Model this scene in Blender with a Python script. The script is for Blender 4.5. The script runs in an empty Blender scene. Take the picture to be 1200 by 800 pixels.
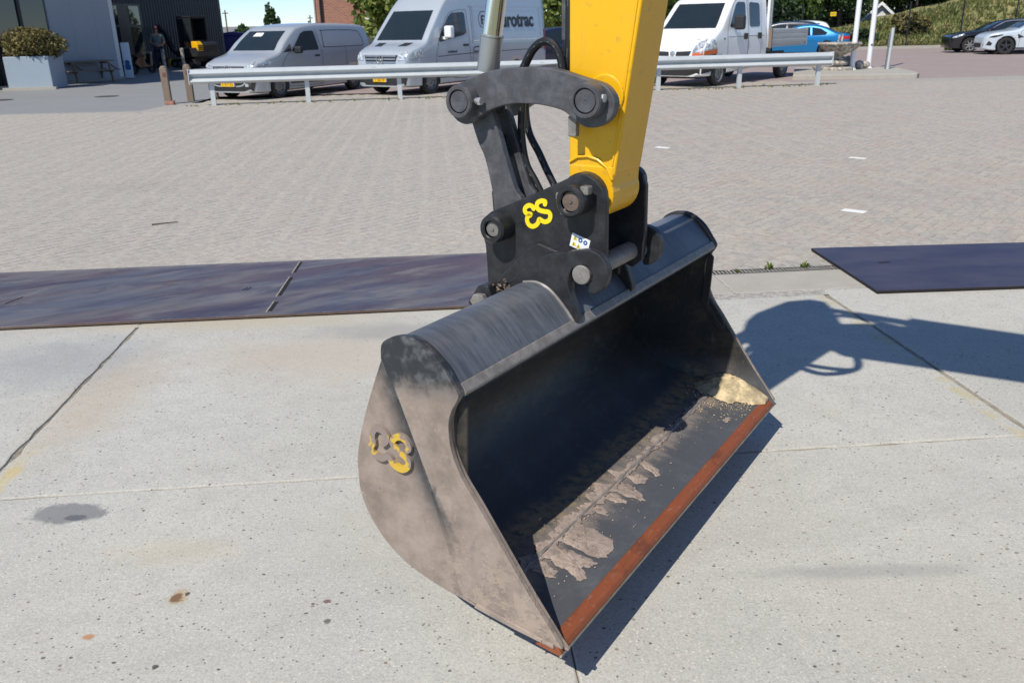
import bpy, bmesh, math, random
import numpy as np
from mathutils import Vector, Matrix
from mathutils.bvhtree import BVHTree
R = math.radians
random.seed(7)
rng = np.random.default_rng(7)
SC = bpy.context.scene
COL = SC.collection

# ------------------------------------------------------------------ camera, sky, sun, exposure
cam_d = bpy.data.cameras.new('camera'); cam = bpy.data.objects.new('camera', cam_d); COL.objects.link(cam)
cam_d.sensor_width = 36.0; cam_d.lens = 30.0; cam_d.clip_start = 0.05; cam_d.clip_end = 6000
cam.location = (0, 0, 1.75); cam_d.dof.use_dof = True; cam_d.dof.focus_distance = 3.0; cam_d.dof.aperture_fstop = 8.0
cam.rotation_euler = (Matrix.Rotation(R(90 - 20.35), 3, 'X') @ Matrix.Rotation(R(-1.2), 3, 'Z')).to_euler()
SC.camera = cam
SUN = Vector((-.472, -.722, 1.0)).normalized()          # towards the sun
world = bpy.data.worlds.new('World'); SC.world = world; world.use_nodes = True
wn = world.node_tree
sky = wn.nodes.new('ShaderNodeTexSky'); sky.sky_type = 'NISHITA'; sky.sun_disc = False
sky.sun_elevation = math.asin(SUN.z); sky.sun_rotation = math.atan2(SUN.x, SUN.y)
sky.air_density = 1.0; sky.dust_density = 0.0; sky.ozone_density = 6.0; sky.altitude = 2500
wn.links.new(sky.outputs[0], wn.nodes['Background'].inputs[0])
wn.nodes['Background'].inputs[1].default_value = 0.128
sl = bpy.data.lights.new('sun', 'SUN'); sl.energy = 4.45; sl.angle = R(0.53); sl.color = (1.0, .945, .85)
so = bpy.data.objects.new('sun', sl); COL.objects.link(so); so.location = SUN * 60
so.rotation_euler = (-SUN).to_track_quat('-Z', 'Y').to_euler()
SC.view_settings.view_transform = 'Standard'; SC.view_settings.look = 'None'
SC.view_settings.exposure = 0.10; SC.view_settings.gamma = 1.0; SC.view_settings.use_curve_mapping = False

# ------------------------------------------------------------------ material helpers
class NT:
    def __init__(s, name, base=(.5, .5, .5), rough=.6, metal=0.0, spec=.5):
        s.m = bpy.data.materials.new(name); s.m.use_nodes = True; s.t = s.m.node_tree
        s.b = s.t.nodes['Principled BSDF']
        s.b.inputs['Base Color'].default_value = (*base, 1); s.b.inputs['Roughness'].default_value = rough
        s.b.inputs['Metallic'].default_value = metal; s.b.inputs['Specular IOR Level'].default_value = spec
    def n(s, typ, **kw):
        nd = s.t.nodes.new('ShaderNode' + typ)
        for k, v in kw.items(): setattr(nd, k, v)
        return nd
    def put(s, sock, v):
        if hasattr(v, 'is_linked'): s.t.links.new(v, sock)
        else: sock.default_value = v if not (isinstance(v, tuple) and len(v) == 3 and sock.type == 'RGBA') else (*v, 1)
    def pos(s): return s.n('NewGeometry').outputs['Position']
    def obj(s): return s.n('TexCoord').outputs['Object']
    def map(s, vec, scale=(1, 1, 1), rot=(0, 0, 0), loc=(0, 0, 0)):
        m = s.n('Mapping'); s.put(m.inputs[0], vec); m.inputs['Scale'].default_value = scale
        m.inputs['Rotation'].default_value = rot; m.inputs['Location'].default_value = loc
        return m.outputs[0]
    def streak(s, vec, ang, sx, sy, loc=(0, 0, 0)):      # stretch along the direction ang in the xy plane
        return s.map(s.map(vec, (1, 1, 1), (0, 0, -ang)), (sx, sy, 1), (0, 0, 0), loc)
    def noise(s, scale, vec=None, detail=4, rough=.6, dist=0):
        nd = s.n('TexNoise'); nd.inputs['Scale'].default_value = scale; nd.inputs['Detail'].default_value = detail
        nd.inputs['Roughness'].default_value = rough; nd.inputs['Distortion'].default_value = dist
        s.put(nd.inputs['Vector'], vec if vec is not None else s.obj()); return nd.outputs[0]
    def vor(s, scale, vec=None, out='Distance', rnd=1.0, feature='F1'):
        nd = s.n('TexVoronoi', feature=feature); nd.inputs['Scale'].default_value = scale; nd.inputs['Randomness'].default_value = rnd
        s.put(nd.inputs['Vector'], vec if vec is not None else s.obj()); return nd.outputs[out]
    def math(s, op, a, b=0.0, c=None, clamp=False):
        nd = s.n('Math', operation=op, use_clamp=clamp); s.put(nd.inputs[0], a); s.put(nd.inputs[1], b)
        if c is not None: s.put(nd.inputs[2], c)
        return nd.outputs[0]
    def ss(s, x, lo, hi):                       # smooth step
        nd = s.n('MapRange', interpolation_type='SMOOTHSTEP'); s.put(nd.inputs[0], x)
        nd.inputs[1].default_value = lo; nd.inputs[2].default_value = hi; return nd.outputs[0]
    def mix(s, f, a, b, mode='MIX'):
        nd = s.n('Mix', data_type='RGBA', blend_type=mode); s.put(nd.inputs[0], f); s.put(nd.inputs[6], a); s.put(nd.inputs[7], b)
        return nd.outputs[2]
    def xyz(s, v):
        nd = s.n('SeparateXYZ'); s.put(nd.inputs[0], v); return nd.outputs
    def col(s, c): s.put(s.b.inputs['Base Color'], c)
    def rough(s, c): s.put(s.b.inputs['Roughness'], c)
    def bump(s, h, strength=.3, dist=.01):
        nd = s.n('Bump'); nd.inputs['Strength'].default_value = strength; nd.inputs['Distance'].default_value = dist
        s.put(nd.inputs['Height'], h); s.t.links.new(nd.outputs[0], s.b.inputs['Normal'])

def plain(name, c, rough=.5, metal=0, spec=.5, var=.15, scale=6, coat=0):
    t = NT(name, c, rough, metal, spec)
    f = t.noise(scale, detail=5)
    t.col(t.mix(f, tuple(x * (1 - var) for x in c), tuple(min(1, x * (1 + var)) for x in c)))
    t.rough(t.math('MULTIPLY_ADD', f, .16, rough - .08))
    if coat: t.b.inputs['Coat Weight'].default_value = coat; t.b.inputs['Coat Roughness'].default_value = .06
    return t.m
MT = {}

# --- excavator
t = NT('yellow_paint', (.82, .45, .006), .32); f = t.noise(3, detail=6); d = t.noise(38, detail=4)
o = t.obj(); dr_ = t.noise(9, t.map(o, (3, 3, .25)), 6, .7); du_ = t.noise(4, o, 6, .7); c = t.mix(t.math('MULTIPLY', t.ss(d, .58, .74), .4), t.mix(f, (.74, .385, .003), (.86, .475, .008)), (.40, .24, .05)); c = t.mix(t.math('MULTIPLY', t.ss(dr_, .55, .72), .22), c, (.46, .30, .10)); c = t.mix(t.math('MULTIPLY', t.ss(du_, .55, .75), .15), c, (.60, .48, .28)); sk = t.noise(120, t.map(o, (1, 1, .12)), 2); c = t.mix(t.math('MULTIPLY', t.ss(sk, .72, .78), .4), c, (.30, .18, .05)); t.col(c)
t.rough(t.math('MULTIPLY_ADD', f, .25, .22)); t.bump(t.noise(60, detail=2), .04, .003); MT['yellow'] = t.m

def dark_steel(name, c, rough, dust=(.24, .21, .18), amt=.25, scr=.5):
    t = NT(name, c, rough, 0, .35); o = t.obj()
    f = t.noise(5, o, 6, .65); g = t.noise(22, o, 5, .7); s_ = t.noise(30, t.map(o, (1, 1, .06)), 4, .6)
    c1 = t.mix(t.ss(g, .35, .75), c, tuple(x * 1.7 + .008 for x in c))
    c2 = t.mix(t.math('MULTIPLY', t.ss(f, .45, .8), amt), c1, dust)
    c3 = t.mix(t.math('MULTIPLY', t.ss(s_, .62, .75), .22 * scr), c2, (.22, .21, .2))
    t.col(c3); t.rough(t.math('MULTIPLY_ADD', f, .4, rough - .2)); t.bump(g, .07, .004); return t.m
MT['coupler'] = dark_steel('coupler_black_paint', (.017, .018, .0205), .40, amt=.07)
MT['grey_link'] = dark_steel('link_grey_paint', (.060, .061, .068), .38, amt=.07, scr=.3)
MT['bare'] = dark_steel('worn_steel', (.16, .15, .14), .4, amt=.4)
MT['pinface'] = dark_steel('rusty_pin', (.10, .075, .06), .6, dust=(.2, .12, .07), amt=.6)
t = NT('bucket_top_paint', (.03, .034, .042), .4); o = t.obj()
st = t.noise(6, t.map(o, (1.0, 16, 1.0), (0, 0, .18)), 6, .72); f = t.noise(3.2, o, 6, .65); g = t.noise(40, o, 4); w2 = t.noise(11, t.map(o, (1, 2.5, 1)), 6, .7)
c = t.mix(t.ss(st, .34, .70), (.062, .071, .088), (.120, .133, .156)); c = t.mix(t.math('MULTIPLY', t.ss(f, .42, .68), .7), c, (.165, .180, .205)); c = t.mix(t.math('MULTIPLY', t.ss(w2, .54, .68), .30), c, (.026, .031, .042))
t.col(c); t.rough(t.math('MULTIPLY_ADD', st, .25, .30)); t.bump(g, .05, .003); MT['bucket_top'] = t.m
t = NT('bucket_inside_paint', (.016, .018, .021), .5); o = t.obj(); X = t.xyz(o)
f = t.noise(6, o, 6, .7); g = t.noise(30, o, 5, .7)
# sand settled along the hollow where floor turns up (local x = -0.33 .. -0.42)
edge = t.math('MULTIPLY_ADD', t.math('SUBTRACT', f, .5), .16, X[0])
band = t.math('MULTIPLY', t.ss(edge, -.43, -.36), t.math('SUBTRACT', 1.0, t.ss(edge, -.335, -.262)))
band = t.math('MULTIPLY', band, t.ss(g, .36, .58))
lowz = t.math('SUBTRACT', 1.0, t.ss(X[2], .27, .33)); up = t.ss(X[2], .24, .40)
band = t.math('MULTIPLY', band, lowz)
c = t.mix(t.ss(f, .45, .8), (.078, .083, .092), (.125, .132, .142)); c = t.mix(up, c, t.mix(f, (.016, .017, .018), (.038, .037, .035)))  # floor lightened to hold sky sheen in its colour; upper walls near-black
wdst = t.math('ABSOLUTE', t.math('ADD', X[0], .238)); dm = t.math('MULTIPLY', t.math('SUBTRACT', 1.0, t.ss(t.math('MULTIPLY_ADD', t.math('SUBTRACT', t.noise(16, t.map(o, (.6, 1.6, 1)), 6, .72), .5), .22, wdst), .0, .085)), t.math('SUBTRACT', 1.0, up))
c = t.mix(t.math('MULTIPLY', dm, .75), c, (.27, .22, .185))
bw_n = t.noise(9, t.map(o, (1, .5, 1.5)), 6, .7); c = t.mix(t.math('MULTIPLY', t.math('MULTIPLY', up, t.ss(bw_n, .46, .64)), .5), c, (.085, .068, .048))
c = t.mix(t.math('MULTIPLY', band, .85), c, (.30, .225, .13))
c = t.mix(t.math('MULTIPLY', t.ss(t.noise(13, t.map(o, (5, .8, 1)), 5, .7), .56, .75), .30), c, (.20, .18, .15))
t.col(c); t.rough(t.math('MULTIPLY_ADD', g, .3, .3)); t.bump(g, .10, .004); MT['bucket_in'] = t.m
t = NT('bucket_side_dirt', (.27, .22, .19), .8); o = t.obj(); X = t.xyz(o)
f = t.noise(7, o, 7, .72); g = t.noise(45, o, 6, .75); bl = t.noise(2.6, o, 4, .6)
dirt = t.mix(t.ss(f, .3, .7), (.190, .152, .126), (.335, .268, .220)); sw = t.noise(3.2, t.map(o, (1, 1, .45), (0, .5, 0)), 6, .7); dirt = t.mix(t.math('MULTIPLY', t.ss(sw, .48, .68), .35), dirt, (.34, .285, .245)); dirt = t.mix(t.math('MULTIPLY', t.ss(g, .56, .7), .6), dirt, (.40, .315, .235))
low = t.math('SUBTRACT', 1.0, t.ss(t.math('MULTIPLY_ADD', t.math('SUBTRACT', f, .5), .30, X[2]), .30, .50))
fr_ = t.ss(X[0], -.50, -.28); cake = t.math('MULTIPLY', t.math('MULTIPLY', low, fr_), t.ss(t.noise(17, o, 5, .7), .46, .54)); dirt = t.mix(t.math('MULTIPLY', cake, .5), dirt, (.39, .305, .24))
zz = t.math('MULTIPLY_ADD', t.math('SUBTRACT', f, .5), .22, X[2])
top = t.ss(zz, .80, .90)                                     # rubbed bare paint towards the top edge
pt = t.mix(t.ss(t.noise(24, o, 6), .45, .7), (.025, .028, .034), (.11, .115, .12))
# scuffed paint beside the stiffener's rim
ln = t.math('ADD', t.math('ADD', X[0], .43), t.math('MULTIPLY', t.math('SUBTRACT', X[2], .617), .40)); dl = t.math('MULTIPLY_ADD', t.math('SUBTRACT', bl, .5), .10, t.math('MULTIPLY', ln, -1.0))
lft = t.math('MULTIPLY', t.math('LESS_THAN', ln, .004), t.math('SUBTRACT', 1.0, t.ss(dl, .01, .10)))
rgt = t.math('MULTIPLY', t.math('MULTIPLY', t.math('GREATER_THAN', ln, .002), t.math('SUBTRACT', 1.0, t.ss(t.math('MULTIPLY_ADD', t.math('SUBTRACT', f, .5), .10, ln), .004, .03))), t.ss(bl, .5, .62))
sc_ = t.math('MULTIPLY', t.math('MAXIMUM', lft, rgt), t.ss(X[2], .33, .55))
msk = t.math('MAXIMUM', top, t.math('MULTIPLY', sc_, .95), clamp=True); pn = t.noise(5.5, t.map(o, (1, 1, .7), (0, .4, 0)), 8, .75); msk = t.math('MAXIMUM', msk, t.math('MULTIPLY', t.ss(pn, .57, .68), .34), clamp=True)
msk = t.math('MAXIMUM', msk, t.ss(t.noise(60, t.map(o, (1, 1, .35)), 4), .70, .76), clamp=True)
t.col(t.mix(msk, dirt, pt)); t.rough(t.math('MULTIPLY_ADD', msk, -.42, .88))
t.bump(t.math('ADD', t.math('MULTIPLY', g, .5), cake), .35, .006); MT['bucket_side'] = t.m
t = NT('blade_primer', (.30, .075, .022), .62); o = t.obj(); f = t.noise(9, t.map(o, (3, 1, 1)), 6, .7); g = t.noise(70, o, 4)
c = t.mix(f, (.185, .046, .015), (.285, .082, .030)); c = t.mix(t.math('MULTIPLY', t.ss(g, .60, .72), .5), c, (.36, .19, .10)); w_ = t.noise(5, t.map(o, (1, .6, 1)), 6, .75); c = t.mix(t.math('MULTIPLY', t.ss(w_, .54, .64), .7), c, (.12, .04, .02)); s2 = t.noise(26, t.map(o, (6, .5, 1)), 5, .7); c = t.mix(t.math('MULTIPLY', t.ss(s2, .60, .70), .45), c, (.30, .27, .24)); t.col(c); t.bump(g, .06, .003); MT['blade'] = t.m
MT['blade_edge'] = dark_steel('blade_worn_edge', (.27, .24, .19), .5, amt=.5)
t = NT('dried_mud', (.36, .28, .235), .92); f = t.noise(20, detail=7, rough=.75); g = t.noise(55, detail=5, rough=.7); c = t.mix(t.ss(f, .3, .7), (.24, .19, .16), (.42, .335, .285)); c = t.mix(t.math('MULTIPLY', t.ss(g, .54, .66), .75), c, (.12, .105, .095)); t.col(c); t.bump(t.math('ADD', f, g), .6, .006); MT['mud'] = t.m
t = NT('wet_sand', (.5, .36, .16), .9); f = t.noise(14, detail=7, rough=.75); g = t.noise(120, detail=2)
t.col(t.mix(t.ss(f, .38, .66), (.32, .26, .16), (.72, .57, .34))); t.bump(t.math('ADD', f, t.math('MULTIPLY', g, .4)), .6, .01); MT['sand'] = t.m
t = NT('emblem_yellow_dirty', (.75, .5, .03), .55); f = t.noise(13, detail=4); t.col(t.mix(t.ss(f, .555, .60), (.25, .20, .17), (.58, .38, .04))); MT['emblem'] = t.m
MT['logo_yellow'] = plain('logo_yellow', (.86, .66, .01), .45, var=.05)
t = NT('chrome', (.74, .74, .75), .2, .92); f = t.noise(6, t.map(t.obj(), (1, 1, .3)), 4); t.rough(t.math('MULTIPLY_ADD', f, .12, .07)); MT['chrome'] = t.m
MT['rod_end'] = plain('rod_end_steel', (.42, .42, .42), .34, .7)
MT['rubber'] = plain('hose_rubber', (.013, .013, .014), .42)
MT['sheath'] = plain('hose_sheath', (.020, .019, .018), .6)
MT['zinc'] = plain('zinc_fitting', (.62, .62, .60), .3, .7)
MT['white'] = plain('sticker_white', (.82, .83, .82), .5, var=.04)
MT['warn_y'] = plain('warn_yellow', (.75, .58, .03), .5, var=.04); MT['warn_b'] = plain('warn_blue', (.03, .10, .32), .5, var=.04)
# --- ground
t = NT('concrete_slab', (.46, .455, .44), .88); p = t.pos(); rnd = t.n('ObjectInfo').outputs['Random']
big = t.noise(.9, p, 5, .6); mid = t.noise(7, p, 5, .65); fine = t.noise(120, p, 3, .7); gr = t.noise(48, p, 4, .75)
c = t.mix(t.ss(big, .3, .7), (.455, .45, .42), (.535, .53, .495)); c = t.mix(t.math('MULTIPLY', t.ss(mid, .40, .72), .45), c, (.39, .385, .36))
c = t.mix(t.math('MULTIPLY', t.ss(gr, .42, .66), .42), c, (.33, .325, .30)); c = t.mix(t.math('MULTIPLY', t.ss(fine, .45, .70), .45), c, (.60, .59, .555)); c = t.mix(t.math('MULTIPLY', t.ss(fine, .52, .34), .38), c, (.27, .265, .245))
v1 = t.n('TexVoronoi'); v1.inputs['Scale'].default_value = 62; t.put(v1.inputs['Vector'], t.map(p, (1, 1, .2), (0, 0, .6)))
vc = t.xyz(v1.outputs['Color']); sp = t.math('SUBTRACT', 1.0, t.ss(t.math('MULTIPLY_ADD', fine, .3, v1.outputs['Distance']), .26, .48))
c = t.mix(t.math('MULTIPLY', sp, t.math('GREATER_THAN', vc[0], .78)), c, (.60, .585, .54))
c = t.mix(t.math('MULTIPLY', sp, t.math('LESS_THAN', vc[0], .13)), c, (.17, .16, .15))
v2 = t.n('TexVoronoi'); v2.inputs['Scale'].default_value = 27; t.put(v2.inputs['Vector'], t.map(p, (1, 1.35, .2), (0, 0, 1.1)))
wd = t.xyz(v2.outputs['Color']); sp2 = t.math('SUBTRACT', 1.0, t.ss(t.math('MULTIPLY_ADD', t.noise(70, p, 2), .30, v2.outputs['Distance']), .28, .37))
sz = t.math('MULTIPLY', sp2, t.math('LESS_THAN', wd[1], .17)); stc = t.mix(wd[2], (.06, .06, .065), (.24, .18, .14)); c = t.mix(t.math('MULTIPLY', sz, .85), c, stc)
c = t.mix(t.math('MULTIPLY', sp2, t.math('GREATER_THAN', wd[1], .92)), c, (.55, .52, .46))
def spot(t, p, c, x, y, rx, ry, col, amt, soft=.35, warp=.55, wsc=9.0, rot=0):
    q = t.map(p, (1 / rx, 1 / ry, 0), (0, 0, 0), (-x / rx, -y / ry, 0))
    ln = t.n('VectorMath', operation='LENGTH'); t.put(ln.inputs[0], q)
    dd = t.math('MULTIPLY_ADD', t.math('SUBTRACT', t.noise(wsc, p, 5, .65), .5), warp * 2, ln.outputs['Value'])
    return t.mix(t.math('MULTIPLY', t.math('SUBTRACT', 1.0, t.ss(dd, 1 - soft, 1 + soft)), amt), c, col)
c = spot(t, p, c, -1.74, 2.90, .135, .075, (.17, .175, .19), .8, .18, .75, 13); c = spot(t, p, c, -1.70, 2.865, .045, .02, (.10, .105, .12), .8, .2, .6, 20)
c = spot(t, p, c, -1.12, 2.36, .030, .040, (.42, .30, .15), .6, .5, .9, 22); c = spot(t, p, c, -1.125, 2.355, .018, .026, (.17, .085, .04), .9, .3, .8, 30); c = spot(t, p, c, -1.095, 2.375, .008, .010, (.04, .04, .045), .9, .2, .6, 60); c = spot(t, p, c, -.62, 2.32, .013, .010, (.16, .09, .08), .9, .3, .6, 60); c = spot(t, p, c, -.60, 2.22, .011, .012, (.13, .11, .09), .9, .3, .6, 60); c = spot(t, p, c, -1.07, 2.03, .009, .010, (.05, .04, .04), .9, .3, .6, 60)
c = spot(t, p, c, -1.33, 2.17, .016, .012, (.42, .19, .07), .8, .5, .9, 26)
c = spot(t, p, c, -2.55, 4.55, .42, .36, (.26, .27, .30), .5, .6, .8, 5)
c = spot(t, p, c, -2.1, 4.0, .18, .55, (.44, .35, .25), .42, .7, .7, 5)
c = spot(t, p, c, -1.0, 4.55, .75, .32, (.47, .38, .30), .45, .7, .7, 4)
c = spot(t, p, c, -.75, 4.95, .45, .14, (.24, .24, .25), .55, .6, .8, 6)
c = spot(t, p, c, -1.9, 5.2, .9, .16, (.45, .38, .26), .5, .6, .8, 5)
c = spot(t, p, c, -1.25, 2.62, .20, .07, (.50, .43, .28), .35, .7, 1.2, 9)
c = spot(t, p, c, 1.15, 2.42, .35, .035, (.27, .27, .265), .5, .6, .9, 6)
# worn yellow guide line beside one joint
X = t.xyz(t.map(p, (1, 1, 1), (0, 0, R(-4.9))))
ye = t.math('MULTIPLY', t.math('SUBTRACT', 1.0, t.ss(t.math('ABSOLUTE', t.math('ADD', X[0], 1.862)), .022, .045)), t.math('MULTIPLY', t.math('SUBTRACT', 1.0, t.ss(X[1], 3.35, 3.75)), t.ss(mid, .34, .55)))
c = t.mix(t.math('MULTIPLY', ye, .6), c, (.56, .44, .13))
ye2 = t.math('MULTIPLY', t.math('SUBTRACT', 1.0, t.ss(t.math('ABSOLUTE', t.math('SUBTRACT', X[0], 2.545)), .02, .05)), t.ss(mid, .42, .62))
c = t.mix(t.math('MULTIPLY', ye2, .5), c, (.50, .41, .17))
tk = t.noise(.9, t.streak(p, R(20), .35, 3.0), 6, .65); c = t.mix(t.math('MULTIPLY', t.ss(tk, .54, .74), .30), c, (.33, .32, .295)); wm = t.noise(.55, t.map(p, (1, 1, 1), (0, 0, 0), (7, 3, 0)), 5, .6); c = t.mix(t.math('MULTIPLY', t.ss(wm, .48, .70), .25), c, (.50, .46, .39))
c = t.mix(1.0, c, (1.0, .985, .945), 'MULTIPLY')
t.col(c); t.bump(t.math('ADD', fine, t.math('MULTIPLY', sp, .5)), .22, .004); MT['concrete'] = t.m
t = NT('joint_dirt', (.13, .115, .085), .95); p = t.pos(); f = t.noise(18, p, 6, .7); dk = t.math('MULTIPLY', t.ss(t.xyz(p)[0], -1.2, -1.9), 1.0); t.col(t.mix(t.ss(f, .40, .62), t.mix(dk, (.24, .215, .17), (.16, .145, .12)), t.mix(dk, (.33, .29, .22), (.29, .25, .18)))); t.bump(f, .5, .01); MT['joint'] = t.m
t = NT('curb_concrete', (.42, .40, .35), .9); p = t.pos(); f = t.noise(5, p, 6, .7); g = t.noise(90, p, 3)
c = t.mix(f, (.32, .295, .25), (.47, .445, .385)); c = t.mix(t.math('MULTIPLY', t.ss(g, .5, .7), .5), c, (.24, .22, .19)); t.col(c); t.bump(g, .25, .005); MT['strip'] = t.m

t = NT('paving_brick', (.36, .33, .30), .9); p = t.pos()
a = t.n('Attribute', attribute_name='rnd').outputs['Fac']; r_ = t.math('FRACT', t.math('ADD', a, t.n('ObjectInfo').outputs['Random']))
cr = t.n('ValToRGB'); t.put(cr.inputs[0], r_); els = cr.color_ramp.elements; cr.color_ramp.interpolation = 'CONSTANT'
els[0].position = 0; els[0].color = (.315, .30, .28, 1); els[1].position = 1; els[1].color = (.35, .30, .268, 1)
for ps, cc in ((.12, (.375, .335, .30)), (.3, (.40, .35, .312)), (.5, (.38, .348, .315)), (.7, (.425, .375, .33)), (.86, (.39, .315, .28)), (.95, (.335, .325, .31))):
    e_ = els.new(ps); e_.color = (*cc, 1)
big = t.noise(.35, p, 5, .6); g = t.noise(34, p, 5, .75); m = t.noise(3.2, p, 4, .6); g2 = t.noise(13, p, 5, .75)
X = t.xyz(p); rt = t.ss(t.math('MULTIPLY_ADD', t.math('SUBTRACT', big, .5), 4, X[0]), -1.5, 3.0)   # sandier, greyer to the left
c = t.mix(t.math('MULTIPLY_ADD', rt, -.42, .62), cr.outputs[0], (.42, .395, .36)); c = t.mix(t.math('MULTIPLY', t.ss(g, .46, .62), .55), c, (.25, .235, .21)); c = t.mix(t.math('MULTIPLY', t.ss(g2, .44, .60), .40), c, (.50, .475, .43)); c = t.mix(t.math('MULTIPLY', t.ss(g2, .50, .36), .35), c, (.255, .24, .22))
c = t.mix(t.math('MULTIPLY', t.ss(m, .5, .75), .3), c, (.43, .395, .34)); c = t.mix(t.math('MULTIPLY', t.ss(big, .52, .75), .35), c, (.27, .26, .245))
tm = t.noise(.8, t.streak(p, R(60), .25, 2.4), 5, .6); c = t.mix(t.math('MULTIPLY', t.ss(tm, .55, .72), .20), c, (.24, .23, .22)); pk = t.noise(1.3, p, 4, .6); c = t.mix(t.math('MULTIPLY', t.math('MULTIPLY', t.ss(pk, .5, .68), rt), .35), c, (.40, .31, .27))
c = t.mix(1.0, c, (1.02, 1.0, .95), 'MULTIPLY')
t.col(c); t.bump(g, .35, .004); MT['brick'] = t.m
MT['brick_white'] = plain('brick_white_paint', (.78, .77, .74), .7, var=.08, scale=30)
t = NT('joint_sand', (.27, .25, .22), .95); p = t.pos(); f = t.noise(25, p, 5, .75); t.col(t.mix(t.ss(f, .38, .62), (.25, .235, .205), (.44, .415, .37))); MT['jsand'] = t.m
t = NT('far_red_paving', (.33, .24, .22), .9); p = t.pos(); bk = t.n('TexBrick'); t.put(bk.inputs['Vector'], t.map(p, (1, 1, 1), (0, 0, R(5))))
bk.inputs['Scale'].default_value = 1; bk.inputs['Brick Width'].default_value = .22; bk.inputs['Row Height'].default_value = .11; bk.inputs['Mortar Size'].default_value = .006
bk.inputs['Color1'].default_value = (.34, .265, .245, 1); bk.inputs['Color2'].default_value = (.30, .235, .22, 1); bk.inputs['Mortar'].default_value = (.30, .25, .22, 1)
f = t.noise(.5, p, 6, .65); c = t.mix(t.math('MULTIPLY', t.ss(f, .45, .7), .5), bk.outputs[0], (.33, .29, .265)); t.col(c); MT['redpave'] = t.m
t = NT('old_asphalt', (.22, .225, .23), .9); p = t.pos(); f = t.noise(.7, p, 6, .65); g = t.noise(20, p, 4, .7)
c = t.mix(f, (.185, .195, .205), (.26, .265, .265)); c = t.mix(t.math('MULTIPLY', g, .3), c, (.33, .32, .30)); t.col(c); t.bump(g, .3, .01); MT['asphalt'] = t.m
t = NT('dry_ground', (.2, .2, .1), .95); p = t.pos(); f = t.noise(.2, p, 6, .7); g = t.noise(6, p, 5, .7)
c = t.mix(t.ss(f, .35, .65), (.14, .18, .05), (.33, .29, .13)); c = t.mix(t.math('MULTIPLY', g, .4), c, (.10, .12, .04)); t.col(c); t.bump(g, .6, .1); MT['field'] = t.m
t = NT('mill_scale_plate', (.09, .085, .12), .5, .35); p = t.pos(); an = R(30)
f = t.noise(1.0, t.streak(p, an, .8, 3.4), 7, .62, .5); g = t.noise(1.0, t.streak(p, R(24), .7, 3.0, (4, 2, 0)), 6, .62, .4); h = t.noise(90, p, 3); v_ = t.noise(1.0, t.streak(p, R(34), .6, 2.2, (11, 7, 0)), 5, .6, .6)
k_ = t.noise(1.0, t.streak(p, R(28), 1.3, 4.2, (9, 5, 0)), 7, .68, .5); z_ = t.noise(1.0, t.streak(p, R(38), 5, 46, (3, 1, 0)), 3, .6)
c = t.mix(t.ss(f, .38, .62), (.085, .076, .110), (.20, .178, .175)); c = t.mix(t.math('MULTIPLY', t.ss(g, .45, .60), .60), c, (.145, .165, .205))
c = t.mix(t.math('MULTIPLY', t.ss(v_, .46, .60), .85), c, (.130, .092, .112)); c = t.mix(t.math('MULTIPLY', t.ss(k_, .53, .68), .8), c, (.255, .235, .215)); c = t.mix(t.math('MULTIPLY', t.ss(k_, .44, .32), .7), c, (.065, .058, .095))
c = t.mix(t.math('MULTIPLY', t.ss(z_, .54, .66), .25), c, (.26, .25, .25)); s1 = t.noise(1.0, t.streak(p, R(15), 3, 160, (2, 8, 0)), 2); c = t.mix(t.math('MULTIPLY', t.ss(s1, .66, .72), .5), c, (.34, .33, .33)); r1 = t.noise(7, p, 6, .75); c = t.mix(t.math('MULTIPLY', t.ss(r1, .58, .70), .55), c, (.20, .13, .085)); d1 = t.ss(t.math('ADD', t.xyz(t.map(p, (1, 1, 1), (0, 0, R(-4.9))))[1], t.math('MULTIPLY', r1, .25)), 6.72, 6.90); c = t.mix(t.math('MULTIPLY', d1, .5), c, (.34, .315, .28))
t.col(c); t.rough(t.math('MULTIPLY_ADD', f, .3, .34)); t.bump(h, .1, .003); MT['plate'] = t.m
t = NT('mill_scale_plate_blue', (.045, .043, .085), .42, .3); p = t.pos(); f = t.noise(1.8, t.map(p, (1, 2.4, 1), (0, 0, R(-8))), 6, .65); h = t.noise(60, p, 4)
c = t.mix(t.ss(f, .3, .7), (.044, .038, .070), (.082, .068, .092)); c = t.mix(t.math('MULTIPLY', t.ss(h, .66, .76), .4), c, (.2, .14, .12)); t.col(c); t.bump(h, .06, .002); MT['plate2'] = t.m
MT['plate_rust'] = plain('rusty_plate_edge', (.10, .065, .045), .8, var=.5, scale=20)
MT['slot'] = plain('slot_black', (.012, .011, .010), .8)
MT['cast'] = plain('cast_iron_grate', (.075, .072, .066), .7, .3, var=.4, scale=20)
# --- background
t = NT('galvanised_rail', (.50, .53, .54), .42, .55); f = t.noise(3, detail=6, rough=.7); g = t.noise(25, detail=5); t.col(t.mix(f, (.42, .45, .46), (.62, .65, .66))); t.rough(t.math('MULTIPLY_ADD', g, .2, .32)); t.b.inputs['Metallic'].default_value = .15; MT['galv'] = t.m
t = NT('weathered_wood', (.2, .15, .11), .9); f = t.noise(10, t.map(t.obj(), (3, 3, .4)), 6, .7); t.col(t.mix(f, (.12, .085, .06), (.30, .235, .18))); t.bump(f, .5, .01); MT['wood'] = t.m
def paint(name, c, rough=.25, metal=.2):
    t = NT(name, c, rough, metal); t.b.inputs['Coat Weight'].default_value = .7; t.b.inputs['Coat Roughness'].default_value = .05
    f = t.noise(1.5, detail=2); t.col(t.mix(f, tuple(x * .96 for x in c), tuple(min(1, x * 1.04) for x in c))); return t.m
MT['silver'] = paint('silver_car_paint', (.45, .475, .495), 0.28, 0.22)
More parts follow.
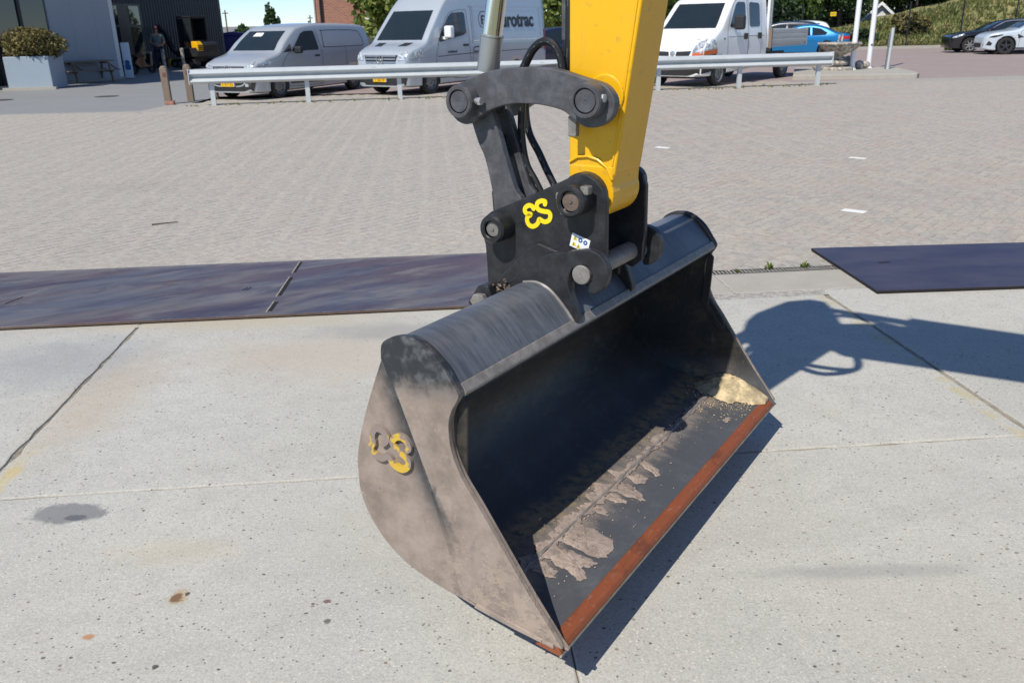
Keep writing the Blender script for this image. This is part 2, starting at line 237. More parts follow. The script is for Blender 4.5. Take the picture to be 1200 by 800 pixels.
MT['van_silver'] = paint('light_silver_van_paint', (.46, .50, .535), 0.28, 0.2)
MT['white_paint'] = paint('white_van_paint', (0.8, 0.8, 0.79), 0.35, 0)
MT['blue_paint'] = paint('blue_car_paint', (.003, .17, .40), 0.28, 0.3)
MT['black_paint'] = paint('black_car_paint', (0.01, 0.01, 0.012), 0.2, 0)
MT['pearl_paint'] = paint('pale_silver_car_paint', (0.58, 0.64, 0.68), 0.3, 0.2)
MT['navy_paint'] = paint('dark_blue_car_paint', (0.014, 0.02, 0.045), 0.22, 0.1)
t = NT('vehicle_glass', (.016, .026, .030), .05, 0, .7); X = t.xyz(t.obj()); f = t.noise(1.1, detail=2); t.col(t.mix(f, (.010, .016, .020), (.024, .034, .038))); MT['glass'] = t.m
MT['trim'] = plain('black_plastic_trim', (.022, .022, .023), .55)
MT['seam'] = plain('panel_gap', (.05, .052, .055), .6)
MT['tyre'] = plain('tyre_rubber', (.020, .020, .021), .75, var=.3)
MT['rim_grey'] = plain('steel_rim', (.22, .22, .22), .4, .5)
MT['alloy'] = plain('alloy_rim', (.55, .55, .55), .3, .7)
MT['rim_black'] = plain('black_alloy_rim', (.05, .05, .055), .3, .4)
t = NT('headlamp_glass', (.62, .66, .68), .12, .3, .8); f = t.noise(14, detail=3); t.col(t.mix(t.ss(f, .4, .65), (.30, .33, .35), (.80, .83, .85))); MT['lamp'] = t.m
MT['amber'] = plain('amber_lens', (.62, .13, .02), .25); MT['redlens'] = plain('red_lens', (.45, .012, .012), .2)
MT['np'] = plain('yellow_number_plate', (.80, .50, .01), .5, var=.05); MT['np_txt'] = plain('plate_lettering', (.30, .12, .01), .6); MT['letter'] = plain('dark_lettering', (.035, .045, .055), .5)
MT['alu'] = plain('aluminium_board', (.42, .43, .43), .45, .4, var=.2, scale=3)
MT['wall_grey'] = plain('pale_cladding', (.34, .37, .40), .6, var=.08, scale=2)
t = NT('dark_cladding', (.035, .042, .05), .55); f = t.noise(2, detail=4); t.col(t.mix(f, (.030, .037, .045), (.045, .052, .06))); MT['clad'] = t.m
MT['frame_dark'] = plain('dark_frame', (.015, .016, .018), .4)
t = NT('window_glass', (.02, .022, .028), .03, 0, .9); MT['bglass'] = t.m
MT['planter'] = plain('blue_grey_planter', (.30, .36, .42), .55, var=.06)
t = NT('red_brickwork', (.3, .14, .09), .9); bk = t.n('TexBrick'); t.put(bk.inputs['Vector'], t.map(t.obj(), (1, 1, 1), (R(90), 0, 0))); bk.inputs['Scale'].default_value = 1
bk.inputs['Brick Width'].default_value = .22; bk.inputs['Row Height'].default_value = .07; bk.inputs['Mortar Size'].default_value = .008
bk.inputs['Color1'].default_value = (.36, .15, .09, 1); bk.inputs['Color2'].default_value = (.26, .105, .07, 1); bk.inputs['Mortar'].default_value = (.36, .28, .23, 1); t.col(bk.outputs[0]); MT['redbrick'] = t.m
MT['roof_tile'] = plain('clay_roof', (.24, .10, .065), .8, var=.3); MT['roof_grey'] = plain('grey_roof', (.20, .20, .20), .8, var=.25, scale=2)
MT['house_white'] = plain('white_render', (.70, .70, .68), .8, var=.06)
t = NT('old_stone', (.42, .38, .32), .9); f = t.noise(9, detail=7, rough=.72); t.col(t.mix(t.ss(f, .35, .65), (.13, .12, .10), (.56, .51, .44))); t.bump(f, .5, .02); MT['stone'] = t.m
MT['pole_white'] = plain('white_pole_paint', (.80, .81, .82), .4, var=.04)
MT['bin_blue'] = plain('blue_plastic', (.018, .022, .16), .45); MT['shirt'] = plain('grey_green_shirt', (.12, .16, .155), .9, var=.2); MT['jeans'] = plain('navy_jeans', (.018, .024, .05), .9, var=.3)
MT['skin'] = plain('skin', (.36, .19, .13), .6, var=.1); MT['cap'] = plain('cap_cloth', (.16, .06, .06), .9); MT['shoe'] = plain('pale_shoe', (.32, .32, .31), .7)
MT['banner'] = plain('banner_white', (.66, .74, .80), .5, var=.04); MT['banner_blue'] = plain('banner_blue', (.02, .10, .30), .5)

def leafmat(name, a, b, dry=None):
    t = NT(name, a, .6); at = t.n('Attribute', attribute_name='rnd').outputs['Fac']
    c = t.mix(at, a, b)
    if dry: c = t.mix(t.ss(t.noise(.8, t.pos(), 3), .5, .7), c, dry)
    t.col(c); tr = t.n('BsdfTranslucent'); t.put(tr.inputs[0], c); mx = t.n('MixShader'); mx.inputs[0].default_value = .28
    t.t.links.new(t.b.outputs[0], mx.inputs[1]); t.t.links.new(tr.outputs[0], mx.inputs[2])
    t.t.links.new(mx.outputs[0], t.t.nodes['Material Output'].inputs[0]); return t.m
MT['leaf'] = leafmat('leaf_green', (.035, .075, .012), (.12, .185, .03)); MT['leaf_d'] = leafmat('leaf_dark_green', (.018, .042, .012), (.055, .105, .028))
MT['leaf_o'] = leafmat('leaf_olive', (.085, .076, .022), (.28, .235, .085)); MT['leaf_y'] = leafmat('leaf_yellow_green', (.06, .11, .015), (.22, .26, .05))
MT['blade_grass'] = leafmat('grass_blade', (.11, .17, .035), (.33, .30, .12), (.44, .37, .17))
MT['bark'] = plain('bark', (.09, .065, .045), .9, var=.4, scale=14)

# ------------------------------------------------------------------ mesh helpers
class MB:
    def __init__(s): s.v = []; s.f = []; s.mi = []; s.sm = []
    def add(s, vs, fs, mi=0, smooth=False):
        o = len(s.v); s.v += [tuple(map(float, p)) for p in vs]
        for f in fs: s.f.append(tuple(i + o for i in f)); s.mi.append(mi); s.sm.append(smooth)
        return s
    def box(s, x0, x1, y0, y1, z0, z1, mi=0):
        return s.add([(x0, y0, z0), (x1, y0, z0), (x1, y1, z0), (x0, y1, z0), (x0, y0, z1), (x1, y0, z1), (x1, y1, z1), (x0, y1, z1)],
                     [(0, 3, 2, 1), (4, 5, 6, 7), (0, 1, 5, 4), (1, 2, 6, 5), (2, 3, 7, 6), (3, 0, 4, 7)], mi)
    def prism(s, poly, y0, y1, mi=0, plane='xz'):   # closed outline extruded
        n = len(poly)
        if plane == 'xz': P = lambda a, b, h: (a, h, b)
        elif plane == 'xy': P = lambda a, b, h: (a, b, h)
        else: P = lambda a, b, h: (h, a, b)
        vs = [P(a, b, y0) for a, b in poly] + [P(a, b, y1) for a, b in poly]
        fs = [tuple(range(n)), tuple(range(2 * n - 1, n - 1, -1))] + [(i, n + i, n + (i + 1) % n, (i + 1) % n) for i in range(n)]
        return s.add(vs, fs, mi)
    def cyl(s, a, b, r0, r1=None, n=20, mi=0, smooth=True, caps=True):
        r1 = r0 if r1 is None else r1; a = Vector(a); b = Vector(b); d = (b - a).normalized()
        q = d.to_track_quat('Z', 'Y'); vs = []
        for c, r in ((a, r0), (b, r1)):
            for i in range(n):
                an = 2 * math.pi * i / n; vs.append(c + q @ Vector((r * math.cos(an), r * math.sin(an), 0)))
        fs = [(i, (i + 1) % n, n + (i + 1) % n, n + i) for i in range(n)]
        s.add(vs, fs, mi, smooth)
        if caps:
            s.add(vs[:n], [tuple(range(n - 1, -1, -1))], mi); s.add(vs[n:], [tuple(range(n))], mi)
        return s
    def lathe(s, prof, c=(0, 0, 0), axis=(0, 0, 1), n=24, mi=0, smooth=True):  # prof: (r, h)
        c = Vector(c); q = Vector(axis).normalized().to_track_quat('Z', 'Y'); vs = []; k = len(prof)
        for i in range(n):
            an = 2 * math.pi * i / n
            for r, h in prof: vs.append(c + q @ Vector((r * math.cos(an), r * math.sin(an), h)))
        fs = [(i * k + j, ((i + 1) % n) * k + j, ((i + 1) % n) * k + j + 1, i * k + j + 1) for i in range(n) for j in range(k - 1)]
        return s.add(vs, fs, mi, smooth)
    def tube(s, pts, r, n=10, mi=0, caps=True):
        P = [Vector(p) for p in pts]; rs = r if isinstance(r, (list, tuple)) else [r] * len(P); vs = []; up = Vector((.31, .17, .93)); prev = None
        for i, p in enumerate(P):
            d = (P[min(i + 1, len(P) - 1)] - P[max(i - 1, 0)]).normalized()
            a = (prev - d * prev.dot(d)) if prev is not None else d.cross(up)
            if a.length < 1e-5: a = d.cross(Vector((1, 0, 0)))
            a.normalize(); prev = a; b = d.cross(a)
            for k in range(n):
                an = 2 * math.pi * k / n; vs.append(p + (a * math.cos(an) + b * math.sin(an)) * rs[i])
        fs = [(i * n + k, i * n + (k + 1) % n, (i + 1) * n + (k + 1) % n, (i + 1) * n + k) for i in range(len(P) - 1) for k in range(n)]
        s.add(vs, fs, mi, True)
        if caps: s.add(vs[:n], [tuple(range(n - 1, -1, -1))], mi); s.add(vs[-n:], [tuple(range(n))], mi)
        return s
    def ribbon(s, path, w, h0, h1, mi=0, plane='xz'):   # thick stroke along a 2-D path, h along y
        P = [Vector(p) for p in path]; L = []; Rr = []
        for i, p in enumerate(P):
            d = (P[min(i + 1, len(P) - 1)] - P[max(i - 1, 0)]).normalized(); nn = Vector((-d.y, d.x)) * w / 2
            L.append(p + nn); Rr.append(p - nn)
        for i in range(len(P) - 1): s.prism([L[i], L[i + 1], Rr[i + 1], Rr[i]], h0, h1, mi, plane)
        return s
    def build(s, name, mats, parent=None, bevel=0, segs=2, sharp=35, sub=0):
        me = bpy.data.meshes.new(name); me.from_pydata(s.v, [], s.f)
        mats = mats if isinstance(mats, (list, tuple)) else [mats]
        for m in mats: me.materials.append(MT[m])
        me.polygons.foreach_set('material_index', s.mi); me.polygons.foreach_set('use_smooth', s.sm)
        bm = bmesh.new(); bm.from_mesh(me); bmesh.ops.remove_doubles(bm, verts=bm.verts, dist=1e-5); bmesh.ops.recalc_face_normals(bm, faces=bm.faces); bm.to_mesh(me); bm.free()
        if any(s.sm): me.set_sharp_from_angle(angle=R(sharp))
        o = bpy.data.objects.new(name, me); COL.objects.link(o); o.parent = parent
        if bevel:
            b = o.modifiers.new('bevel', 'BEVEL'); b.width = bevel; b.segments = segs; b.limit_method = 'ANGLE'; b.angle_limit = R(32); b.harden_normals = False
        if sub: m = o.modifiers.new('sub', 'SUBSURF'); m.levels = sub; m.render_levels = sub
        return o

def smooth_path(pts, k=6, closed=False):
    P = [np.array(p, float) for p in pts]; n = len(P); out = []
    for i in range(n if closed else n - 1):
        if closed: a, b, c, d = P[i - 1], P[i], P[(i + 1) % n], P[(i + 2) % n]
        else: a, b, c, d = P[max(i - 1, 0)], P[i], P[i + 1], P[min(i + 2, n - 1)]
        for j in range(k):
            u = j / k; out.append(tuple(.5 * (2 * b + (c - a) * u + (2 * a - 5 * b + 4 * c - d) * u * u + (3 * b - a - 3 * c + d) * u ** 3)))
    if not closed: out.append(tuple(P[-1]))
    return out
def tag(o, label=None, cat=None, group=None, kind=None):
    for k, v in (('label', label), ('category', cat), ('group', group), ('kind', kind)):
        if v: o[k] = v
    return o
def thing(name, label, cat, loc=(0, 0, 0), rz=0, group=None):
    o = bpy.data.objects.new(name, None); COL.objects.link(o); o.location = loc; o.rotation_euler = (0, 0, rz); o.empty_display_size = .2
    return tag(o, label, cat, group)
def struct(o): o['kind'] = 'structure'; return o
def raw(name, verts, faces, mat, parent=None, rnd=None, smooth=False):
    me = bpy.data.meshes.new(name); me.from_pydata(verts if isinstance(verts, list) else verts.tolist(), [], faces if isinstance(faces, list) else faces.tolist())
    me.materials.append(MT[mat])
    if rnd is not None: at = me.attributes.new('rnd', 'FLOAT', 'FACE'); at.data.foreach_set('value', np.asarray(rnd, dtype=np.float32))
    if smooth: me.polygons.foreach_set('use_smooth', [True] * len(me.polygons))
    o = bpy.data.objects.new(name, me); COL.objects.link(o); o.parent = parent; return o
def font_mesh(name, txt, size, mat, parent, extrude=.002, bold=0.0, align='LEFT', space=1.0):
    cu = bpy.data.curves.new(name, 'FONT'); cu.body = txt; cu.size = size; cu.extrude = extrude; cu.offset = bold; cu.align_x = align; cu.space_character = space
    tmp = bpy.data.objects.new('tmp', cu); COL.objects.link(tmp); dg = bpy.context.evaluated_depsgraph_get()
    me = bpy.data.meshes.new_from_object(tmp.evaluated_get(dg)); bpy.data.objects.remove(tmp); me.name = name
    me.materials.clear(); me.materials.append(MT[mat]); o = bpy.data.objects.new(name, me); COL.objects.link(o); o.parent = parent; return o

# ================================================================== THE SETTING
A = R(4.9)                                            # the yard's grid is turned by 4.9 degrees
E1 = Vector((math.cos(A), math.sin(A), 0)); E2 = Vector((-math.sin(A), math.cos(A), 0))
def yd(a, b, z=0): p = E1 * a + E2 * b; return (p.x, p.y, z)
def sheet(name, pts, z, mat, parent=None):
    return raw(name, [(x, y, z) for x, y in pts], [tuple(range(len(pts)))], mat, parent)

struct(sheet('ground', [(-3000, -30), (3000, -30), (3000, 5000), (-3000, 5000)], -.16, 'field'))
# --- brick yard: bed sheet, then each brick laid in 45 degree herringbone
paving = struct(sheet('brick_paving', [yd(-40, 5.3)[:2], yd(40, 5.3)[:2], yd(40, 25.7)[:2], yd(9.4, 25.4)[:2], yd(-6.6, 23.6)[:2], yd(-6.9, 21.6)[:2], yd(-40, 24.0)[:2]], -.0020, 'jsand'))
BW = .1125
ca, sa = math.cos(A + R(45)), math.sin(A + R(45))
tr_q = math.tan(R(31.8))
def railY(x): return 22.42 + .165 * (x + 5.34)
cells = []
for x in range(-190, 330):
    for y in range(-110, 330):
        k = (y - x) % 4
        if k > 1: continue
        w, h = (2, 1) if k == 0 else (1, 2)
        lx, ly = (x + w / 2) * BW, (y + h / 2) * BW
        X_, Y_ = ca * lx - sa * ly, sa * lx + ca * ly
        b_ = -X_ * math.sin(A) + Y_ * math.cos(A)
        if b_ < 6.085 or Y_ > railY(X_) + 2.2 or abs(X_) > Y_ * tr_q * 1.03 + 1.2: continue
        if X_ < -7.9 and Y_ > 20.55 + .035 * (X_ + 12): continue
        if X_ > 8.4 and Y_ > 25.4: continue
        cells.append((X_, Y_, k, b_, X_ * math.cos(A) + Y_ * math.sin(A)))
cells = np.array(cells)
dist = np.hypot(cells[:, 0], cells[:, 1])
vis = (np.abs(cells[:, 0]) < cells[:, 1] * .63) & ~((cells[:, 3] < 6.74) & (cells[:, 4] < .62)) & ~((cells[:, 3] < 6.42) & (cells[:, 4] > 2.95))
order = np.argsort(np.where(vis, dist, 1e9))
whites = [int(np.argmin((cells[:, 0] - x) ** 2 + (cells[:, 1] - y) ** 2 + 9 * (cells[:, 2] == 0))) for x, y in ((3.24, 8.12), (4.74, 11.52), (2.42, 12.81))]
single = [i for i in order[:297].tolist() if i not in whites]
g_ = .0022
def brick_mesh(nm, mat):
    b = MB(); l, w = BW - g_, BW / 2 - g_; c = .002
    vs = [(sx * l, sy * w, -.05) for sx, sy in ((-1, -1), (1, -1), (1, 1), (-1, 1))] + [(sx * l, sy * w, -c) for sx, sy in ((-1, -1), (1, -1), (1, 1), (-1, 1))] + [(sx * (l - c), sy * (w - c), 0) for sx, sy in ((-1, -1), (1, -1), (1, 1), (-1, 1))]
    fs = [(a + i, a + (i + 1) % 4, a + 4 + (i + 1) % 4, a + 4 + i) for a in (0, 4) for i in range(4)] + [(8, 9, 10, 11)]
    b.add(vs, fs); o = b.build(nm, mat); me = o.data; bpy.data.objects.remove(o); return me
bm_, bw_ = brick_mesh('brick', 'brick'), brick_mesh('brick_white', 'brick_white')
for i in single + whites:
    o = bpy.data.objects.new('brick', bw_ if i in whites else bm_); COL.objects.link(o); o.parent = paving
    o.location = (cells[i, 0], cells[i, 1], random.uniform(-.0012, .0008)); o.rotation_euler = (random.gauss(0, .004), random.gauss(0, .004), A + R(45) + (R(90) if cells[i, 2] == 1 else 0) + random.gauss(0, .012))
    if i in whites: o['label'] = 'white painted paving brick'
rest = np.ones(len(cells), bool); rest[single + whites] = False; cc = cells[rest]; nb = len(cc)
ang = A + R(45) + np.where(cc[:, 2] == 1, R(90), 0) + rng.normal(0, .008, nb)
du = np.stack([np.cos(ang), np.sin(ang)], 1); dv = np.stack([-np.sin(ang), np.cos(ang)], 1)
V = np.zeros((nb, 8, 3)); tilt = rng.normal(0, .0035, (nb, 2)); hz = rng.uniform(-.0012, .0008, nb)
for k, (sx, sy) in enumerate(((-1, -1), (1, -1), (1, 1), (-1, 1))):
    l, w = BW - g_, BW / 2 - g_
    xy = cc[:, :2] + du * sx * l + dv * sy * w
    V[:, k, :2] = xy; V[:, k, 2] = -.03
    V[:, k + 4, :2] = xy - du * sx * .004 - dv * sy * .004; V[:, k + 4, 2] = hz + tilt[:, 0] * sx * l + tilt[:, 1] * sy * w
base = (np.arange(nb) * 8)[:, None, None]; q = np.array([(4, 5, 6, 7), (0, 1, 5, 4), (1, 2, 6, 5), (2, 3, 7, 6), (3, 0, 4, 7)])[None]
tag(raw('brick_field', V.reshape(-1, 3), (base + q).reshape(-1, 4), 'brick', paving, rnd=np.repeat(rng.random(nb), 5)), kind='stuff')

# --- concrete slabs in front
apron = struct(sheet('concrete_apron', [yd(-8, -.5)[:2], yd(9, -.5)[:2], yd(9, 6.2)[:2], yd(-8, 6.2)[:2]], -.009, 'joint'))
cols = [-6.40, -4.16, -1.925, .335, 2.60, 4.86, 7.1]; rows = [-1.30, .955, 3.185, 5.415]
for i in range(6):
    for j in range(3):
        if j == 0 and i not in (2, 3): pass
        gp = {2.60: .013, -1.925: .006, .335: .0015}; b = MB(); a0, a1, b0, b1 = cols[i] + gp.get(cols[i], .005), cols[i + 1] - gp.get(cols[i + 1], .005), rows[j] + .006, rows[j + 1] - .006
        # outline with small chips so that the joints run uneven
        pts = []
        for (p0, p1) in (((a0, b0), (a1, b0)), ((a1, b0), (a1, b1)), ((a1, b1), (a0, b1)), ((a0, b1), (a0, b0))):
            for s_ in range(28):
                t_ = s_ / 28; x, y = p0[0] + (p1[0] - p0[0]) * t_, p0[1] + (p1[1] - p0[1]) * t_
                nx, ny = (p1[1] - p0[1]), -(p1[0] - p0[0]); ln = math.hypot(nx, ny); k = 0 if s_ == 0 else max(0, random.gauss(.001, .0055)) * (.15 if abs(x - .335) < .02 else 1)
                pts.append(yd(x - nx / ln * k, y - ny / ln * k)[:2])
        b.prism(pts, -.1, random.uniform(-.003, .002), plane='xy'); b.build('slab', 'concrete', apron, bevel=.006, segs=2)
for i in range(8):
    a0 = -8 + i * 2.0; b = MB(); pts = [yd(a0 + .004, 5.423)[:2], yd(a0 + 1.996, 5.423)[:2], yd(a0 + 1.996, 5.872)[:2], yd(a0 + .004, 5.872)[:2]]
    b.prism(pts, -.1, .001, plane='xy'); b.build('edging_strip', 'strip', apron, bevel=.008)
# drain channel with slotted grate
dr = thing('drain_channel', 'slotted cast iron drain channel along the edge of the concrete slabs', 'drain', yd(2, 5.94), A)
MB().box(-6, 6, -.066, .066, -.09, -.075).box(-6, 6, -.066, -.055, -.075, -.001).box(-6, 6, .055, .066, -.075, -.001).build('channel', 'strip', dr)
for i in range(12):
    b = MB(); x0 = -6 + i
    b.box(x0 + .003, x0 + .997, -.054, -.042, -.03, 0).box(x0 + .003, x0 + .997, .042, .054, -.03, 0)
    for k in range(34): b.box(x0 + .01 + k * .029, x0 + .024 + k * .029, -.042, .042, -.028, -.002)
    b.build('grate', 'cast', dr)
# weeds in the drain
def tufts(name, spots, mat, label, cat='weeds', kind='stuff', hgt=.05, n=14, wid=.006):
    vs, fs, rn = [], [], []
    for (x, y, z, s) in spots:
        for k in range(n):
            an = random.uniform(0, 6.28); r = random.uniform(0, .025 * s); h = hgt * s * random.uniform(.4, 1); ln = random.uniform(.2, .9) * h
            bx, by = x + r * math.cos(an), y + r * math.sin(an); w = wid * s; dx, dy = -math.sin(an) * w, math.cos(an) * w; o = len(vs)
            tx, ty = bx + math.cos(an) * ln, by + math.sin(an) * ln
            vs += [(bx - dx, by - dy, z), (bx + dx, by + dy, z), ((bx + tx) / 2 + dx * .8, (by + ty) / 2 + dy * .8, z + h * .7), ((bx + tx) / 2 - dx * .8, (by + ty) / 2 - dy * .8, z + h * .7), (tx, ty, z + h)]
            fs += [(o, o + 1, o + 2, o + 3), (o + 3, o + 2, o + 4)]; r_ = random.random(); rn += [r_, r_]
    o = raw(name, vs, fs, mat, rnd=rn); return tag(o, label, cat, kind=kind)
tufts('drain_weeds', [(*yd(2.42 + random.uniform(-.05, .05), 5.99), 1.0) for _ in range(2)] + [(*yd(2.72, 5.98), 1.1), (*yd(2.76, 6.0), .8), (*yd(1.95, 5.98), .8), (*yd(2.2, 5.93), .6)], 'leaf_y', 'small green weeds sprouting from the drain')

# --- far surfaces
struct(sheet('parking_paving', [(-7.6, 25.3), (8.0, 25.3), yd(9.4, 25.4)[:2], yd(60, 25.8)[:2], (75, 52.2), (-13, 56), (-12.5, 25.3)], -.008, 'redpave'))
struct(sheet('asphalt_road', [(-60, 17.8), (-12, 20.45), (-8.3, 20.85), (-8.2, 24.0), (-9.2, 40), (-11.5, 62), (-60, 62)], -.004, 'asphalt'))
b = MB(); b.prism([(-30, 19.2), (-12, 20.17), (-8.6, 20.5), (-8.6, 20.66), (-12, 20.36), (-30, 19.4)], -.1, .004, plane='xy'); struct(b.build('asphalt_edge_strip', 'strip'))
b = MB(); b.lathe([(0, .001), (.34, .001), (.36, -.02)], (-14.6, 25.6, 0), n=20); tag(b.build('manhole_cover', 'cast'), 'round iron manhole cover in the asphalt, nearer the planter', 'manhole cover', 'manhole covers in the asphalt')
b = MB(); b.lathe([(0, .001), (.34, .001), (.36, -.02)], (-11.8, 26.2, 0), n=20); tag(b.build('manhole_cover', 'cast'), 'round iron manhole cover in the asphalt, nearer the wooden bollards', 'manhole cover', 'manhole covers in the asphalt')

# raised kerb island
isl = struct(MB().prism([(8.75, 27.2), (12.35, 26.75), (12.62, 27.2), (13.4, 30.9), (10.2, 31.6)], -.1, .13, plane='xy').build('kerb_island', 'strip', bevel=.02))
# grass bank behind the fence
nx, ny = 60, 16; vs = []
for j in range(ny):
    for i in range(nx):
        X_ = 8 + i * 1.4; Y_ = 53.0 + j * .95 + .0 * i
        h = 3.4 * (max(0, min(1, (X_ - 20) / 17)) ** 1.1) + .35; k = min(1, j / 8); k = k * k * (3 - 2 * k)
        vs.append((X_, Y_, -.02 + h * k + random.uniform(-.06, .06) * (j > 0)))
fs = [(j * nx + i, j * nx + i + 1, (j + 1) * nx + i + 1, (j + 1) * nx + i) for j in range(ny - 1) for i in range(nx - 1)]
struct(raw('grass_bank', vs, fs, 'field', smooth=True))
def bank_z(X_, Y_):
    h = 3.4 * (max(0, min(1, (X_ - 20) / 17)) ** 1.1) + .35; k = max(0, min(1, (Y_ - 53) / 7.6)); k = k * k * (3 - 2 * k); return h * k - .03
tufts('bank_grass', [(x, y, bank_z(x, y), random.uniform(.7, 1.5)) for x, y in ((random.uniform(12, 44), 53 + 9 * random.random() ** 1.3) for _ in range(5200))], 'blade_grass', 'long green and straw coloured grass on the bank behind the fence', 'grass', hgt=.40, n=9, wid=.022)
struct(MB().prism([(8, 52.3), (60, 52.3), (60, 52.55), (8, 52.55)], -.1, .14, plane='xy').build('bank_kerb', 'strip'))
tufts('rail_weeds', [(x, railY(x) + random.uniform(-.35, .25), 0, random.uniform(.5, 1.3)) for x in (random.uniform(-8, 9) for _ in range(170))], 'blade_grass', 'dry weeds along the foot of the guardrail', hgt=.07, n=8, wid=.008)

# ================================================================== EXCAVATOR ARM, COUPLER, BUCKET
# local frame: x = the way the bucket opens (towards the machine), y = along the bucket's width, z = up
AX = R(-33.2); OX, OY = .115, 1.849
BL = 1.865                                               # bucket width
def arc(cx, cz, r, a0, a1, n=10): return [(cx + r * math.cos(R(a0 + (a1 - a0) * i / n)), cz + r * math.sin(R(a0 + (a1 - a0) * i / n))) for i in range(n + 1)]
def sheet_prof(b, outer, th, y0, y1, mi=0, flip=1):      # bent sheet of thickness th along a profile
    P = [Vector(p) for p in outer]; inn = []
    for i, p in enumerate(P):
        d = (P[min(i + 1, len(P) - 1)] - P[max(i - 1, 0)]).normalized(); inn.append(p + Vector((-d.y, d.x)) * th * flip)
    n = len(P); vs = []
    for y in (y0, y1):
        vs += [(p.x, y, p.y) for p in P] + [(p.x, y, p.y) for p in inn]
    fs = []
    for i in range(n - 1):
        fs += [(i, i + 1, 2 * n + i + 1, 2 * n + i), (n + i, 3 * n + i, 3 * n + i + 1, n + i + 1), (i, n + i, n + i + 1, i + 1), (2 * n + i, 2 * n + i + 1, 3 * n + i + 1, 3 * n + i)]
    fs += [(0, 2 * n, 3 * n, n), (n - 1, 2 * n - 1, 4 * n - 1, 3 * n - 1)]
    b.add(vs, fs, mi, True); return b

bk = thing('digging_bucket', 'wide black ditching bucket with dusty brown side and orange cutting edge', 'bucket', (OX, OY, 0), AX)
bk.rotation_euler = (R(-.45), 0, AX)
back = smooth_path([(-.552, .930), (-.612, .79), (-.656, .675), (-.683, .572), (-.682, .462), (-.623, .350), (-.517, .270), (-.407, .238), (-.30, .223)], 5) + [(-.034, .1885)]
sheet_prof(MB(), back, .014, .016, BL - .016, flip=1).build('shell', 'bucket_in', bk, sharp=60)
wrap = smooth_path([(-.556, .925), (-.537, .957), (-.495, .976), (-.450, .978), (-.405, .962), (-.365, .926), (-.312, .866)], 5)
sheet_prof(MB(), wrap, .014, .016, BL - .016, flip=-1).build('top_wrap', 'bucket_top', bk, sharp=60)
MB().prism([(-.332, .868), (-.316, .880), (-.298, .856), (-.302, .846), (-.325, .842)], .016, BL - .016).build('lip_bar', 'bare', bk, bevel=.004)
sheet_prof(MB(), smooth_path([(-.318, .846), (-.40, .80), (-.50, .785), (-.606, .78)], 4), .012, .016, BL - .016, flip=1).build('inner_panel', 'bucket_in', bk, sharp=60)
side = [(-.560, .925), (-.552, .948), (-.530, .970), (-.492, .985), (-.446, .988), (-.405, .974), (-.358, .938), (-.322, .890), (-.303, .862), (-.309, .842), (-.326, .815), (-.338, .780), (-.340, .742), (-.333, .690), (-.303, .620), (-.253, .552), (-.205, .484), (-.1, .336), (-.002, .208), (.002, .186), (-.214, .199), (-.331, .218), (-.42, .233), (-.517, .262), (-.585, .302), (-.630, .345), (-.668, .400), (-.690, .462), (-.692, .520), (-.690, .575), (-.662, .678), (-.618, .792)]
for nm, y0, y1 in (('side_plate', 0, .016), ('side_plate', BL - .016, BL)):
    MB().prism(smooth_path(side, 3, True), y0, y1).build(nm, 'bucket_side' if y0 < .5 else 'bucket_in', bk, bevel=.003)
band = [(-.556, .912), (-.552, .951), (-.530, .973), (-.492, .988), (-.446, .991), (-.404, .977), (-.356, .941), (-.320, .892), (-.3005, .862), (-.306, .842), (-.3225, .815), (-.3345, .780), (-.3365, .742), (-.3295, .690), (-.2995, .620), (-.2495, .552), (-.2015, .484), (-.0965, .336), (.001, .212), (.004, .200), (-.10, .214), (-.214, .228), (-.305, .240), (-.320, .26), (-.43, .617)]
for y0, y1, m in ((-.016, -.0005, 'bucket_side'), (BL + .0005, BL + .013, 'bucket_side')):
    MB().prism(smooth_path(band[:20], 3) + band[20:], y0, y1).build('side_stiffener', m, bk, bevel=.0035)
MB().prism([(-.012, .196), (-.014, .208), (-.14, .226), (-.26, .242), (-.27, .226), (-.14, .208)], -.024, -.0135).build('wear_strip', 'bucket_side', bk, bevel=.003)
for y0 in (.018, BL - .028):                              # stiffening rib seen on the inner faces
    MB().prism([(-.325, .84), (-.30, .81), (-.31, .60), (-.235, .50), (-.25, .48), (-.345, .61)], y0, y0 + .010).build('inner_rib', 'bucket_in', bk, bevel=.002)
cl = smooth_path([(-.560, -.005, .912), (-.4335, -.005, .617), (-.3235, -.005, .26)], 8)
MB().tube(cl, .0055, 6).build('weld_seam', 'bare', bk)
MB().prism([(-.040, .2015), (-.033, .2065), (-.001, .198), (.008, .184), (.002, .172), (-.075, .182)], -.016, BL + .016).build('cutting_edge', 'blade', bk, bevel=.003)
MB().prism([(.0015, .1755), (.0095, .1842), (.0085, .1725), (.002, .168)], -.015, BL + .015).build('worn_edge', 'blade_edge', bk)
def floor_z(x): return np.interp(x, [p[0] for p in back if p[1] < .35 and p[0] > -.62], [p[1] for p in back if p[1] < .35 and p[0] > -.62]) + .0155
